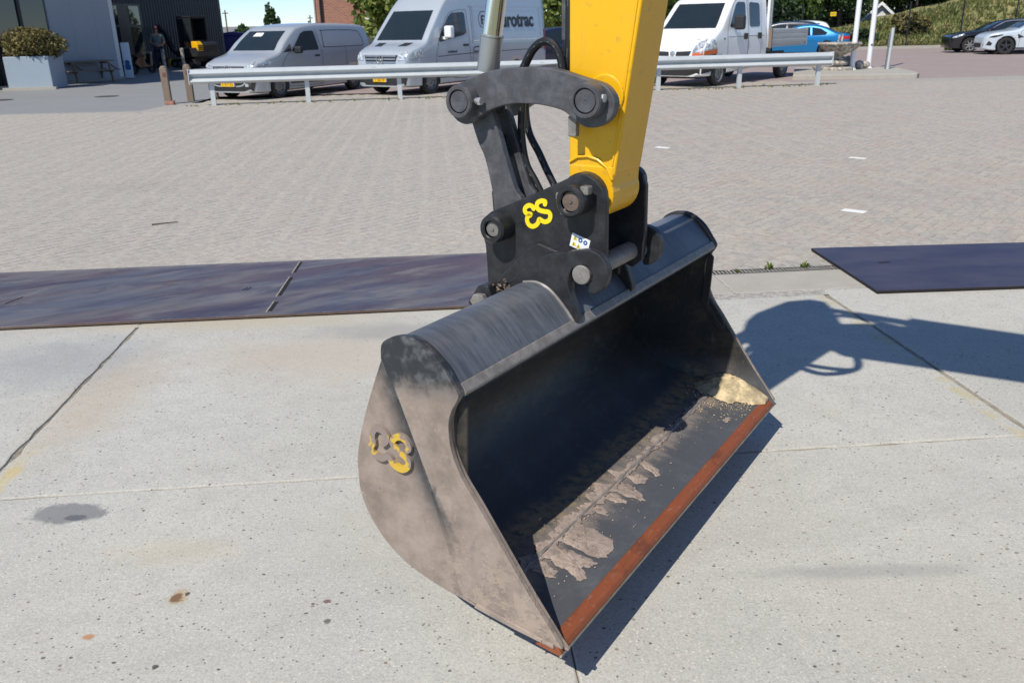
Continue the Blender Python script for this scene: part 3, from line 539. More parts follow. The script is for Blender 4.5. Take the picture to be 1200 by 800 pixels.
# floor plate weld with mud stuck to it, and mud smears running towards the edge
MB().tube([(-.238, .02 + i * .02, floor_z(-.238) + random.uniform(0, .004)) for i in range(92)], [random.uniform(.004, .008) for _ in range(92)], 6).build('floor_weld', 'bare', bk)
def blob(b, poly, zoff=.0, h=.006, seed=0):               # raised irregular patch lying on the bucket floor; poly in (y, x)
    pts = smooth_path(poly, 12, True); rr = random.Random(seed); n = len(pts); ph = [rr.uniform(0, 6) for _ in range(4)]
    pts = [(p[0] + .007 * math.sin(i * .55 + ph[0]) * math.sin(i * .21 + ph[1]) + rr.gauss(0, .0018), p[1] + .007 * math.sin(i * .47 + ph[2]) * math.sin(i * .27 + ph[3]) + rr.gauss(0, .0018)) for i, p in enumerate(pts)]; c = np.mean(pts, 0); rings = [1.0, .86, .5, .0]; hs = [0, .75, 1, 1.1]
    vs = []
    for rg, hh in zip(rings, hs):
        for p in pts: y, x = c + (np.array(p) - c) * rg; vs.append((x, y, floor_z(x) + .001 + zoff + hh * h + rr.uniform(-.0012, .0012) * (hh > 0)))
    fs = [(k * n + i, k * n + (i + 1) % n, (k + 1) * n + (i + 1) % n, (k + 1) * n + i) for k in range(3) for i in range(n)]
    b.add(vs, fs, 0, True)
pat = [[(.416, -.23), (.476, -.234), (.513, -.177), (.484, -.085), (.412, -.075), (.389, -.105), (.387, -.209)],
       [(.322, -.215), (.36, -.19), (.369, -.095), (.345, -.085), (.313, -.115), (.287, -.078), (.262, -.085), (.267, -.12), (.283, -.19)],
       [(.797, -.23), (.831, -.204), (.787, -.121), (.758, -.128), (.756, -.204)], [(.979, -.226), (1.012, -.215), (.98, -.145), (.944, -.149)],
       [(.70, -.225), (.735, -.215), (.728, -.165), (.70, -.160)], [(.60, -.23), (.64, -.225), (.625, -.18), (.60, -.185)], [(.22, -.23), (.262, -.225), (.25, -.165), (.21, -.16)],
       [(1.52, -.10), (1.56, -.105), (1.57, -.085), (1.53, -.08)], [(.865, -.219), (.912, -.2), (.905, -.16), (.855, -.165)]]
for k, pl in enumerate(pat):
    b = MB(); blob(b, pl, 0, .0035, k); b.build('mud_smear', 'mud', bk)
b = MB(); rr = random.Random(8)
for k in range(420):
    y = rr.uniform(.08, 1.80) if k % 3 else rr.uniform(.2, .9); x = -.238 + rr.gauss(0, .05 if k % 2 else .10); z_ = rr.uniform(.001, .0035) * rr.uniform(.5, 1.5)
    if not -.36 < x < -.06: continue
    b.lathe([(0, -z_ * .5), (z_, z_ * .1), (z_ * .7, z_ * .7), (0, z_)], (x, y, floor_z(x) + .001), (rr.gauss(0, .3), rr.gauss(0, .3), 1), 5, 0, False)
b.build('mud_crumbs', 'mud', bk)['kind'] = 'stuff'
b = MB(); rr = random.Random(5); n = 190; vs = []
nz = np.convolve(np.random.default_rng(3).random(n + 8), np.ones(3) / 3, 'same'); nz2 = np.convolve(np.random.default_rng(9).random(n + 8), np.ones(4) / 4, 'same')
wl = [(.010 + max(0, nz[i] - .35) * .085 * (1.25 if i < 85 else .6)) for i in range(n)]
wr = [(.008 + max(0, nz2[i] - .42) * .075 * (1.3 if i < 75 else .5)) for i in range(n)]
for i in range(n):
    y = .10 + i * 1.72 / n
    for dx, h in ((-wl[i], .0), (-wl[i] * .8, .005), (-.007, .007), (.007, .006), (wr[i] * .8, .005), (wr[i], 0)):
        x = -.238 + dx; vs.append((x, y + rr.gauss(0, .001), floor_z(x) + .0015 + h * (1 if abs(dx) > .0071 else .4)))
b.add(vs, [(i * 6 + k, (i + 1) * 6 + k, (i + 1) * 6 + k + 1, i * 6 + k + 1) for i in range(n - 1) for k in range(5)], 0, True); b.build('mud_ridge', 'mud', bk)
# sand heaped in the far corner and a drift in the near corner
def heap(name, cy, cx, ry, rx, h, parent, label, seed, side):
    rr = random.Random(seed); ns, nr = 60, 16; vs = []
    for k in range(nr + 1):
        f_ = k / nr
        for i in range(ns):
            an = 2 * math.pi * i / ns; wob = 1 + .16 * math.sin(3 * an + seed) + .10 * math.sin(5 * an + 2 * seed) + .06 * math.sin(9 * an) + .05 * math.sin(17 * an + seed) + .03 * math.sin(29 * an)
            y = cy + ry * f_ * math.cos(an) * wob; x = cx + rx * f_ * math.sin(an) * wob
            y = min(max(y, .0185), BL - .0185); x = min(x, -.012)
            wl_ = max(0, 1 - abs((BL if side > 0 else 0) - y) / (ry * 1.5))
            vs.append((x, y, floor_z(x) + .002 + h * (1 - f_ ** 1.7) * (.5 + wl_) + (rr.uniform(0, .005) + .006 * math.sin(x * 70 + y * 40) * math.sin(y * 90)) * (1 - f_)))
    fs = [(k * ns + i, k * ns + (i + 1) % ns, (k + 1) * ns + (i + 1) % ns, (k + 1) * ns + i) for k in range(nr) for i in range(ns)]
    return tag(MB().add(vs, fs, 0, True).build(name, 'sand', parent, sharp=80), label)
hp = heap('sand_heap', BL - .04, -.175, .13, .155, .046, None, None, 3, 1)
hp.location = (OX, OY, 0); hp.rotation_euler = bk.rotation_euler; tag(hp, 'heap of damp yellow sand in the far corner of the bucket', 'sand')
b = MB(); rr = random.Random(12)
for k in range(900):
    y = BL - .02 - abs(rr.gauss(0, .12)); x = -.18 + rr.gauss(0, .085); z_ = rr.uniform(.0012, .0035)
    if not -.36 < x < -.045: continue
    b.lathe([(0, -z_ * .5), (z_, z_ * .1), (z_ * .7, z_ * .7), (0, z_)], (x, y, floor_z(x) + .001), (rr.gauss(0, .3), rr.gauss(0, .3), 1), 5, 0, False)
gr_ = b.build('sand_grains', 'sand'); gr_.location = (OX, OY, 0); gr_.rotation_euler = bk.rotation_euler; tag(gr_, 'loose sand grains scattered round the heap in the bucket', 'sand', kind='stuff')
# emblem cut from plate on the near side
LOGO2 = [(-0.577,0.649),(-0.561,0.665),(-0.564,0.68),(-0.582,0.692),(-0.601,0.69),(-0.612,0.675),(-0.614,0.658),(-0.612,0.645),(-0.622,0.629),(-0.62,0.613),(-0.607,0.603),(-0.585,0.601),(-0.568,0.611),(-0.555,0.609),(-0.547,0.598),(-0.532,0.588),(-0.51,0.586),(-0.491,0.6),(-0.486,0.617),(-0.498,0.63),(-0.518,0.64),(-0.536,0.652),(-0.541,0.664),(-0.53,0.68),(-0.511,0.687),(-0.493,0.681),(-0.481,0.663),(-0.487,0.653)]
def stroke(name, path, w, y0, y1, mat, parent, k=5):
    P = [Vector(p) for p in smooth_path(path, k)]; n = len(P); L_, R_ = [], []
    for i, p in enumerate(P):
        d = (P[min(i + 1, n - 1)] - P[max(i - 1, 0)]).normalized(); nn = Vector((-d.y, d.x)) * w / 2; L_.append(p + nn); R_.append(p - nn)
    vs = [(p.x, y, p.y) for y in (y0, y1) for S_ in (L_, R_) for p in S_]
    fs = []
    for i in range(n - 1): fs += [(i, i + 1, n + i + 1, n + i), (2 * n + i, 3 * n + i, 3 * n + i + 1, 2 * n + i + 1), (i, 2 * n + i, 2 * n + i + 1, i + 1), (n + i, n + i + 1, 3 * n + i + 1, 3 * n + i)]
    b = MB().add(vs, fs + [(0, n, 3 * n, 2 * n), (n - 1, 3 * n - 1, 4 * n - 1, 2 * n - 1)])
    b.cyl((P[0].x, y0, P[0].y), (P[0].x, y1 - .0003, P[0].y), w / 2, n=14, smooth=False); b.cyl((P[-1].x, y0, P[-1].y), (P[-1].x, y1 - .0003, P[-1].y), w / 2, n=14, smooth=False)
    return b.build(name, mat, parent)
stroke('emblem', LOGO2, .0195, -.0005, -.012, 'emblem', bk)
# hanger lugs with hooks
HOOK = [(-.301,.880),(-0.324,0.948),(-0.339,0.988),(-0.335,1.02),(-0.322,1.043),(-0.303,1.054),(-0.280,1.058),(-.262,1.048),(-0.253,1.030),(-0.255,1.012),(-0.266,0.996),(-0.263,0.973),(-0.24,0.974),(-0.213,0.998),(-0.201,1.036),(-0.205,1.067),(-0.226,1.095),(-0.253,1.107),(-0.281,1.107),(-0.376,1.086),(-0.44,1.067),(-0.482,1.036),(-0.557,0.97),(-.600,.924),(-.565,.905),(-.50,.97),(-.44,.975),(-.39,.95),(-.35,.90),(-.318,.868)]
LUG = [(-.654,.925),(-.60,.985),(-0.494,1.091),(-0.47,1.1),(-0.394,1.081),(-0.33,1.085),(-.345,1.0),(-0.341,0.93),(-.37,.93),(-.42,.965),(-.50,.975),(-.54,.955),(-.556,.925),(-.60,.84),(-.63,.86)]
for y0, s_ in ((.625, 1), (1.055, -1)):
    MB().prism(smooth_path(HOOK, 3, True), y0, y0 + s_ * .032).build('hook_plate', 'coupler', bk, bevel=.004)
    MB().prism(LUG, y0 + s_ * .033, y0 + s_ * .058).build('lug_plate', 'coupler', bk, bevel=.006, segs=3)
    rim = smooth_path([(-.315, y0 - s_ * .003, .872), (-.352, y0 - s_ * .003, .917), (-.40, y0 - s_ * .003, .962), (-.45, y0 - s_ * .003, .981), (-.50, y0 - s_ * .003, .975)], 5)
    MB().tube(rim, .006, 6).build('weld_seam', 'bare', bk)
MB().cyl((-.60, .60, .94), (-.60, 1.08, .94), .022, n=14).build('rear_pin', 'coupler', bk)
b = MB().prism([(-.682, .895), (-.640, .958), (-.598, .966), (-.585, .925), (-.610, .880), (-.66, .868)], .560, .615); b.build('wedge_block', 'coupler', bk, bevel=.006)
MB().prism([(-.655, .912), (-.640, .936), (-.606, .938), (-.592, .915), (-.606, .893), (-.640, .890)], .535, .559).build('bolt_head', 'bare', bk, bevel=.004)
b = MB(); rr = random.Random(2)
for k in range(26):
    c = Vector((-.575 + rr.gauss(0, .016), .60 + rr.gauss(0, .012), .952 + rr.gauss(0, .013))); b.lathe([(0, -.006), (.007, 0), (0, .006)], c, (rr.random(), rr.random(), 1), 5, 0, False)
b.build('caked_mud', 'pinface', bk)

# --- quick coupler
qc = thing('quick_coupler', 'black quick coupler with yellow emblem and warning sticker between arm and bucket', 'coupler', (OX, OY, 0), AX)
CP = [(-.682,.905),(-.684,.98),(-0.688,1.058),(-0.700,1.100),(-.702,1.125),(-0.692,1.150),(-0.662,1.173),(-0.578,1.209),(-0.458,1.263),(-0.352,1.314),(-0.330,1.321),(-0.306,1.321),(-0.276,1.307),(-0.251,1.28),(-0.240,1.245),(-0.238,1.07),(-0.245,0.995),(-.28,.965),(-.36,.985),(-.45,.99),(-.55,.96),(-.60,.905)]
for y0 in (.690, .978): MB().prism(CP, y0, y0 + .024).build('side_plate', 'coupler', qc, bevel=.004)
MB().prism([(-.67, 1.00), (-.64, 1.10), (-.60, 1.10), (-.56, 1.0), (-.45, 1.02), (-.36, 1.0), (-.36, .99), (-.45, .992), (-.56, .965), (-.62, .965)], .7145, .9775).build('cross_web', 'coupler', qc, bevel=.003)
# pins with collars (a: arm pin, b: link pin)
def collar(par, x, z, yface, ybase, r, rin, mats, nut=False):
    b = MB().lathe([(rin, 0), (rin + .004, -.004), (r - .006, -.004), (r, .003), (r, abs(ybase - yface))], (x, yface, z), (0, 1, 0) if ybase > yface else (0, -1, 0), 28)
    b.build('collar', mats[0], par); MB().lathe([(0, .004), (.005, .003), (.006, .007), (rin - .002, .007), (rin, .012)], (x, yface, z), (0, 1, 0) if ybase > yface else (0, -1, 0), 24).build('pin', mats[1], par)
collar(qc, -.325, 1.248, .618, .690, .048, .031, ('coupler', 'pinface')); collar(qc, -.612, 1.133, .618, .690, .046, .026, ('coupler', 'bare'))
collar(qc, -.325, 1.248, 1.075, 1.0025, .048, .031, ('coupler', 'pinface')); collar(qc, -.612, 1.133, 1.075, 1.0025, .046, .026, ('coupler', 'bare'))
for dx, dz, s_ in ((.040, .034, 1.0), (-.046, .010, .85), (-.032, -.036, .75)):
    MB().box(-.325 + dx - .014 * s_, -.325 + dx + .014 * s_, .632, .664, 1.248 + dz - .013 * s_, 1.248 + dz + .013 * s_).build('locking_bolt', 'bare', qc, bevel=.004)
MB().cyl((-.292, .630, 1.022), (-.292, 1.05, 1.022), .031, n=26).build('front_pin', 'bare', qc, bevel=.003)
MB().lathe([(0, -.001), (.004, -.002), (.006, .001)], (-.292, .63, 1.022), (0, -1, 0), 12).build('grease_point', 'zinc', qc)
LOGO1 = [(-0.495,1.199),(-0.5,1.206),(-0.513,1.208),(-0.525,1.2),(-0.528,1.189),(-0.521,1.181),(-0.505,1.18),(-0.517,1.171),(-0.52,1.159),(-0.514,1.146),(-0.5,1.141),(-0.485,1.148),(-0.477,1.159),(-0.474,1.167),(-0.464,1.163),(-0.452,1.161),(-0.438,1.168),(-0.433,1.183),(-0.44,1.193),(-0.457,1.194),(-0.475,1.197),(-0.483,1.207),(-0.479,1.22),(-0.465,1.227),(-0.452,1.225),(-0.453,1.217)]
stroke('emblem', LOGO1, .0148, .6905, .6875, 'logo_yellow', qc)
sp_ = [(-.3535, 1.137), (-.2905, 1.118), (-.300, 1.076), (-.364, 1.095)]
stk = MB().prism(sp_, .6885, .6899).build('warning_sticker', 'white', qc)
def on_st(a, b_): p0, p1, p3 = (Vector(sp_[i]) for i in (0, 1, 3)); return p0 + (p1 - p0) * a + (p3 - p0) * b_
for a, b_ in ((.2, .28), (.2, .72), (.46, .76)):
    c = on_st(a, b_); MB().prism([(c.x - .008, c.y - .006), (c.x + .0085, c.y - .0075), (c.x + .001, c.y + .008)], .6877, .6884).build('warning_triangle', 'warn_y', stk)
    MB().box(c.x - .0012, c.x + .0012, .6870, .6876, c.y - .004, c.y + .003).build('warning_mark', 'letter', stk)
for a, b_ in ((.5, .28), (.78, .30)):
    c = on_st(a, b_); MB().lathe([(.003, 0), (.003, .0007), (.0075, .0007), (.0075, 0)], (c.x, .6884, c.y), (0, -1, 0), 16, 0, False).build('mandatory_sign', 'warn_b', stk)

# --- arm (dipper stick) with linkage; the machine stands out of frame to the right
ar = thing('excavator', 'yellow excavator arm with grey linkage, chrome cylinder rod and black hoses', 'excavator', (OX, OY, 0), AX)
Y0, Y1 = .752, .940
stick = [(-.402, 1.30), (-.404, 1.82), (-.408, 2.45), (-.56, 2.80), (-.60, 3.02), (-.50, 3.42), (-.38, 3.56), (-.28, 3.55), (-.20, 3.40), (-.06, 3.02), (-.02, 2.78), (-.168, 1.82), (-.214, 1.505), (-.244, 1.31)]
MB().prism(stick, Y0, Y1).build('stick', 'yellow', ar, bevel=.007, segs=3)
nose = arc(-.325, 1.250, .080, -200, 20, 18)
MB().prism([(-.400, 1.34)] + nose + [(-.246, 1.34)], Y0 - .003, Y1 + .003).build('stick_end', 'yellow', ar, bevel=.006, segs=2)
MB().tube([(p[0], Y0 - .004, p[1]) for p in [(-.398, 1.345), (-.37, 1.362), (-.335, 1.366), (-.30, 1.358), (-.268, 1.335), (-.250, 1.30)]], .0045, 8).build('weld_seam', 'yellow', ar)
MB().cyl((-.335, .716, 1.245), (-.335, .976, 1.245), .075, n=26).build('pivot_bush', 'coupler', ar)
bs = arc(-.278, 1.548, .062, 0, 360, 30)[:-1]
MB().tube([(-.181, Y0 - .0005, 1.83), (-.227, Y0 - .0005, 1.50), (-.252, Y0 - .0005, 1.34)], .0035, 6).build('edge_weld', 'yellow', ar); 
for y0, y1 in ((Y0 - .010, Y0 - .0005),): MB().prism(bs, y0, y1).build('boss', 'yellow', ar, bevel=.006)
ROCK = [(-0.669,1.61),(-0.602,1.623),(-0.503,1.629),(-0.406,1.625),(-0.314,1.602),(-0.250,1.586),(-.222,1.565),(-0.208,1.536),(-.215,1.50),(-0.240,1.474),(-0.271,1.462),(-0.310,1.464),(-0.353,1.490),(-0.388,1.509),(-0.468,1.522),(-0.561,1.521),(-0.637,1.502),(-0.681,1.480),(-.700,1.464),(-0.735,1.452),(-0.772,1.462),(-0.797,1.492),(-0.802,1.530),(-.785,1.562),(-0.755,1.580),(-.715,1.592)]
for y0, xm in ((.672, 0), (.944, -.246)): MB().prism([(min(x, xm), z) for x, z in smooth_path(ROCK, 3, True)], y0, y0 + .030 + .004 * (xm == 0)).build('rocker_link', 'grey_link', ar, bevel=.004)
for (x, z) in ((-.733, 1.526), (-.284, 1.540)):
    for yf, yb in ((.632, .672),):
        b = MB().lathe([(.036, .000), (.038, -.003), (.047, -.003), (.051, .002), (.053, .04)], (x, yf, z), (0, 1 if yb > yf else -1, 0), 32); b.build('pin_collar', 'grey_link', ar)
        MB().lathe([(0, .004), (.003, .001), (.032, .001), (.0345, .004), (.036, .010)], (x, yf, z), (0, 1 if yb > yf else -1, 0), 30).build('pin', 'grey_link', ar)
    MB().cyl((x, .706, z), (x, .980, z), .034, n=20).build('pivot_shaft', 'bare', ar)
for x0, x1, z in ((-.690, -.660, 1.528), (-.340, -.312, 1.546), (-.250, -.232, 1.548)):
    MB().cyl((x0, .655, z), (x1, .650, z), .0095, n=8).cyl((x1 - .01, .651, z), (x1 + .003, .650, z), .0125, n=6, smooth=False).build('locking_bolt', 'zinc', ar)
MB().box(-.372, -.345, .690, .715, 1.43, 1.49).build('stop_block', 'bare', ar, bevel=.003)
HL = [(-.775,1.526),(-.752,1.470),(-0.722,1.389),(-0.697,1.338),(-0.672,1.232),(-0.665,1.15),(-.662,1.105),(-0.62,1.085),(-.575,1.10),(-0.561,1.14),(-0.556,1.215),(-0.583,1.25),(-0.615,1.34),(-0.643,1.43),(-.668,1.50),(-.700,1.565),(-.745,1.572)]
for y0 in (.7165, .806): MB().prism(smooth_path(HL, 3, True), y0, y0 + .028).build('link_leg', 'grey_link', ar, bevel=.004)
for wq in ([(-.725, 1.395), (-.70, 1.33), (-.665, 1.33), (-.672, 1.41)], [(-.695, 1.23), (-.69, 1.16), (-.635, 1.14), (-.635, 1.20)]): MB().prism(wq, .745, .8055).build('link_web', 'coupler', ar, bevel=.003)
MB().cyl((-.613, .705, 1.133), (-.613, .977, 1.133), .04, n=20).build('link_bush', 'grey_link', ar)
rod0, rod1 = Vector((-.724, .775, 1.563)), Vector((-.615, .775, 2.158))
rp = lambda f_: tuple(rod0 + (rod1 - rod0) * f_)
MB().cyl(rp(.08), rp(.255), .0365, n=28).build('rod_end', 'rod_end', ar); MB().cyl(rp(.255), rp(1), .0325, n=28).build('cylinder_rod', 'chrome', ar)
MB().lathe([(.0325, 0), (.038, .001), (.038, .006), (.0325, .007)], rp(.255), rod1 - rod0, 28).build('wiper_ring', 'rod_end', ar)
MB().cyl((-.733, .746, 1.526), (-.733, .804, 1.526), .06, n=24).build('rod_eye', 'grey_link', ar)
MB().cyl(rp(1), rp(2.15), .062, n=24).build('cylinder_barrel', 'coupler', ar)
# boom, its hoses and the arm cylinder reach away to the machine above the frame; their shadow falls on the slabs
MB().prism([(-.12, 2.86), (-.10, 3.02), (.10, 3.16), (.6, 3.24), (2.6, 3.35), (4.2, 2.9), (4.2, 2.35), (2.5, 2.80), (.95, 2.80), (.4, 2.76), (.05, 2.72)], .70, .995).build('boom', 'yellow', ar, bevel=.01)
MB().cyl((-.30, .85, 3.47), (.25, .85, 3.44), .035, n=16).build('arm_cylinder_rod', 'chrome', ar); MB().cyl((.25, .85, 3.44), (2.0, .85, 3.47), .075, n=18).build('arm_cylinder_barrel', 'coupler', ar)
# the machine itself, out of frame to the right of the camera's view
MB().prism([(3.0, 1.05), (3.25, 2.0), (4.6, 2.05), (6.3, 2.1), (6.45, 1.9), (6.4, 1.05)], -.42, 2.12).build('upper_structure', 'yellow', ar, bevel=.05); MB().prism([(3.05, 1.06), (3.15, 2.95), (4.55, 3.0), (4.75, 2.06), (4.7, 1.06)], -.46, .52).build('cab', 'coupler', ar, bevel=.05)
MB().prism([(2.95, 1.7), (3.06, 2.75), (3.09, 2.75), (2.98, 1.7)], -.34, .42).build('cab_window', 'glass', ar); MB().cyl((4.6, .85, .85), (4.6, .85, 1.045), .62, n=28).build('slew_ring', 'coupler', ar)
for y0 in (-.45, 1.60):
    MB().prism([(2.75, .45), (2.95, .12), (3.2, .02), (6.1, .02), (6.35, .12), (6.5, .45), (6.35, .78), (6.1, .88), (3.2, .88), (2.95, .78)], y0, y0 + .55).build('track', 'rubber', ar, bevel=.04)
MB().box(3.6, 5.6, .101, 1.599, .40, .84).build('undercarriage', 'coupler', ar, bevel=.03)
def hose(name, pts, r, k=6, wrapr=True):
    P = smooth_path(pts, k); b = MB().tube(P, r, 10); o = b.build(name, 'rubber', ar)
    if r < .0136:
        q = MB()
        for i in range(3, len(P) - 2, 4): q.tube([(P[i][0] + .002, P[i][1] - r * .97, P[i][2]), (P[i + 1][0] + .002, P[i + 1][1] - r * .97, P[i + 1][2])], .0011, 5)
        q.build('hose_print', 'rim_grey', o)['kind'] = 'stuff'
    return o
for dy in (0, .05): hose('hose', [(-.20, .98 + dy, 2.30), (-.14, .99 + dy, 2.10), (.02, 1.0 + dy, 2.02 + dy), (.15, 1.0, 2.2), (.10, .99, 2.45), (-.02, .98, 2.62), (-.06, .97, 2.9)], .022)
hose('hose', [(-.35, .84, 2.9), (-.15, .84, 3.35), (.1, .84, 3.36), (.4, .84, 3.28), (.8, .84, 3.32)], .02); hose('hose', [(-.45, .9, 2.7), (-.2, .9, 3.25), (.1, .92, 3.33), (.5, .92, 3.24)], .02)
# hoses by the link
hose('hose', [(-.600, .80, 1.555), (-.588, .78, 1.605), (-.575, .78, 1.634), (-.546, .78, 1.677), (-.509, .78, 1.699), (-.475, .78, 1.691), (-.451, .78, 1.657), (-.439, .78, 1.607), (-.436, .79, 1.54)], .0135)
hose('hose', [(-.60, .80, 1.57), (-.622, .83, 1.51), (-.626, .83, 1.43), (-.620, .83, 1.361), (-.605, .83, 1.306), (-.575, .83, 1.26), (-.54, .83, 1.20), (-.50, .83, 1.12)], .0125)
hose('hose', [(-.63, .90, 1.55), (-.652, .90, 1.491), (-.64, .90, 1.408), (-.60, .90, 1.339), (-.57, .90, 1.284), (-.52, .90, 1.20), (-.48, .9, 1.12)], .0125)
hose('hose', [(-.436, .80, 1.60), (-.430, .80, 1.75), (-.432, .80, 2.1), (-.44, .80, 2.4)], .013); hose('hose', [(-.437, .86, 1.50), (-.436, .86, 1.75), (-.434, .86, 2.1), (-.44, .86, 2.4)], .016)
b = MB(); P = smooth_path([(-.440, .83, 1.56 + .005 * i) for i in range(2)], 2)
b = MB().tube([(-.442 + .003 * math.sin(i * 2.1), .835 + .004 * math.cos(i * 1.7), 1.52 + i * .012) for i in range(26)], [.021 + .005 * (i % 3) / 2 for i in range(26)], 10); b.build('spiral_sheath', 'sheath', ar)
MB().box(-.452, -.412, .79, .88, 1.70, 2.5).build('hose_guard', 'grey_link', ar, bevel=.004)

# ------------------------------------------------------------------ steel road plates on the ground
def road_plate(label, pts, z, th, mat, edge, slots=()):
    c = np.mean(pts, 0); r = thing('steel_plate', label, 'steel plate', (*yd(*c)[:2], 0), A, 'steel road plates')
    q = [(p[0] - c[0], p[1] - c[1]) for p in pts]
    MB().prism(q, z, z + th, plane='xy').build('plate', mat, r, bevel=.002)
    MB().prism([(x * 1.0006, y * 1.0010) for x, y in q], z + .001, z + th - .004, plane='xy').build('rusty_edge', edge, r)
    for (a, b_, l, w, rot, lip) in slots:
        o = MB().box(-l / 2, l / 2, -w / 2, w / 2, 0, .0012).build('lifting_slot', 'slot', r); o.location = (a - c[0], b_ - c[1], z + th + .0006); o.rotation_euler = (0, 0, rot)
        if lip: MB().box(-l / 2 - .02, l / 2 + .01, w / 2 + .001, w / 2 + .010, 0, .003).build('burr', 'blade_edge', o)
    return r
road_plate('long mottled blue-brown steel plate running out of frame at the left', [(-5.1, 5.375), (.60, 5.355), (.60, 6.715), (-5.1, 6.75)], .007, .018, 'plate', 'plate_rust', [(-2.95, 5.95, .16, .012, R(70), False), (-1.36, 5.98, .07, .009, R(70), False), (-1.385, 5.98, .07, .009, R(70), False), (-1.09, 6.52, .30, .018, R(88), True), (-1.105, 6.00, .46, .024, R(88), True), (-1.115, 5.53, .20, .026, R(87), True), (.45, 6.0, .2, .02, R(88), True)])
road_plate('plain dark blue steel plate lying askew at the right edge', [(2.925, 5.255), (5.6, 5.14), (5.65, 6.26), (2.975, 6.425)], .006, .020, 'plate2', 'slot', [(3.32, 5.92, .09, .022, R(5), False)])
b = MB().tube([yd(-2.75, 8.42, .008), yd(-2.62, 8.45, .012), yd(-2.52, 8.49, .009)], [.007, .006, .004], 6); tag(b.build('twig', 'bark'), 'thin dark twig lying on the brick paving at the left', 'twig')

# ================================================================== VEHICLES
def interp(pts, x): return float(np.interp(x, [p[0] for p in pts], [p[1] for p in pts]))
class Vehicle:
    """local x = rearwards from the nose, -y = the vehicle's left side, z up"""
    def __init__(s, name, label, cat, wheel_xy, rear, fx, W, paint, group=None, scale=1.04):
        s.W = W; s.paint = paint; rz = math.atan2(rear[1], rear[0]); d = Vector((rear[0], rear[1])).normalized()
        s.o = thing(name, label, cat, (0, 0, 0), rz, group); s.o.scale = (scale,) * 3
        # put the left front tyre's outer foot at wheel_xy
        p = Vector(wheel_xy) - d * fx * scale - Vector((d.y, -d.x)) * (W / 2 - .02) * scale
        s.o.location = (p.x, p.y, 0)
    def body(s, top, bot, plan, belt, roof, tum=.14, low=.05, wheels=(), wr=.34, crown=.03, r=.09, name='body', cut=True):
        xs = sorted(set([p[0] for p in top] + list(np.arange(top[0][0], top[-1][0], .07)) + [top[-1][0]]))
        tp = smooth_path(top, 8); secs = []
        for x in xs:
            zt = interp(tp, x); zb = interp(bot, x); w = interp(smooth_path(plan, 6), x) * s.W / 2
            def wd(z):
                if z > belt: return w * (1 - tum * (z - belt) / (roof - belt))
                return w * (1 - low * ((belt - z) / belt) ** 2)
            rr = min(r, (zt - zb) * .3); pts = [(0, zb), (wd(zb) * .9, zb)]
            for k in range(9): z = zb + .04 + (zt - rr - zb - .04) * k / 8; pts.append((wd(z), z))
            we = wd(zt - rr); pts += [(we - rr * .12, zt - rr * .55), (we - rr * .38, zt - rr * .2), (we - rr * .9, zt)]
            for k in (.66, .33, 0): pts.append(((we - rr * .9) * k, zt + crown * (1 - k * k) * min(1, (zt - zb))))
            secs.append([(x, -y, z) for y, z in pts] + [(x, y, z) for y, z in reversed(pts[1:-1])])
        n = len(secs[0]); vs = [p for q in secs for p in q]; m = len(secs)
        fs = [(i * n + k, i * n + (k + 1) % n, (i + 1) * n + (k + 1) % n, (i + 1) * n + k) for i in range(m - 1) for k in range(n)]
        fs += [tuple(range(n)), tuple(range((m - 1) * n, m * n))[::-1]]
        b = MB().add(vs, fs, 0, True); o = b.build(name, [s.paint, 'trim'], s.o, sharp=50)
        if wheels and cut:
            cs = []
            for x in wheels:
                c = MB().cyl((x, -s.W, wr), (x, s.W, wr), wr * 1.17, n=30).build('cut', 'trim'); c.parent = s.o; cs.append(c)
                mo = o.modifiers.new('b', 'BOOLEAN'); mo.object = c; mo.operation = 'DIFFERENCE'; mo.solver = 'EXACT'
            bpy.context.view_layer.update(); dg = bpy.context.evaluated_depsgraph_get(); me = bpy.data.meshes.new_from_object(o.evaluated_get(dg)); o.modifiers.clear(); o.data = me
            for c in cs: bpy.data.objects.remove(c)
            MB().box(wheels[0] - wr * 1.3, wheels[-1] + wr * 1.3, -s.W * .30, s.W * .30, .2, .75).build('underbody', 'trim', s.o)
        s.bo = o; bm = bmesh.new(); bm.from_mesh(b_mesh(b)); s.bvh = BVHTree.FromBMesh(bm); bm.free(); return o
    def hit(s, ax, a, b):
        if ax == 'L': o_, d_ = Vector((a, -5, b)), Vector((0, 1, 0))
        elif ax == 'F': o_, d_ = Vector((-5, a, b)), Vector((1, 0, 0))
        elif ax == 'B': o_, d_ = Vector((15, a, b)), Vector((-1, 0, 0))
        else: o_, d_ = Vector((a, b, 8)), Vector((0, 0, -1))
        h = s.bvh.ray_cast(o_, d_); return (h[0], h[1], d_) if h[0] is not None else (None, None, d_)
    def decal(s, name, poly, ax, mat, off=.008, parent=None, cuts=4, smooth=0, th=0):
        if smooth: poly = smooth_path(poly, smooth, True)
        bm = bmesh.new(); vv = [bm.verts.new((p[0], p[1], 0)) for p in poly]; f = bm.faces.new(vv)
        bmesh.ops.triangulate(bm, faces=[f]); bmesh.ops.subdivide_edges(bm, edges=bm.edges[:], cuts=cuts, use_grid_fill=True)
        bad = []
        for v in bm.verts:
            h, nn, d_ = s.hit(ax, v.co.x, v.co.y)
            if h is None: bad.append(v); continue
            if nn.dot(d_) > 0: nn = -nn
            v.co = h + nn * off * .5 - d_ * off * .5
        if bad: bmesh.ops.delete(bm, geom=bad, context='VERTS')
        for f in bm.faces: f.smooth = True
        me = bpy.data.meshes.new(name); bm.to_mesh(me); bm.free(); me.materials.append(MT[mat])
        o = bpy.data.objects.new(name, me); COL.objects.link(o); o.parent = parent or s.o; return o
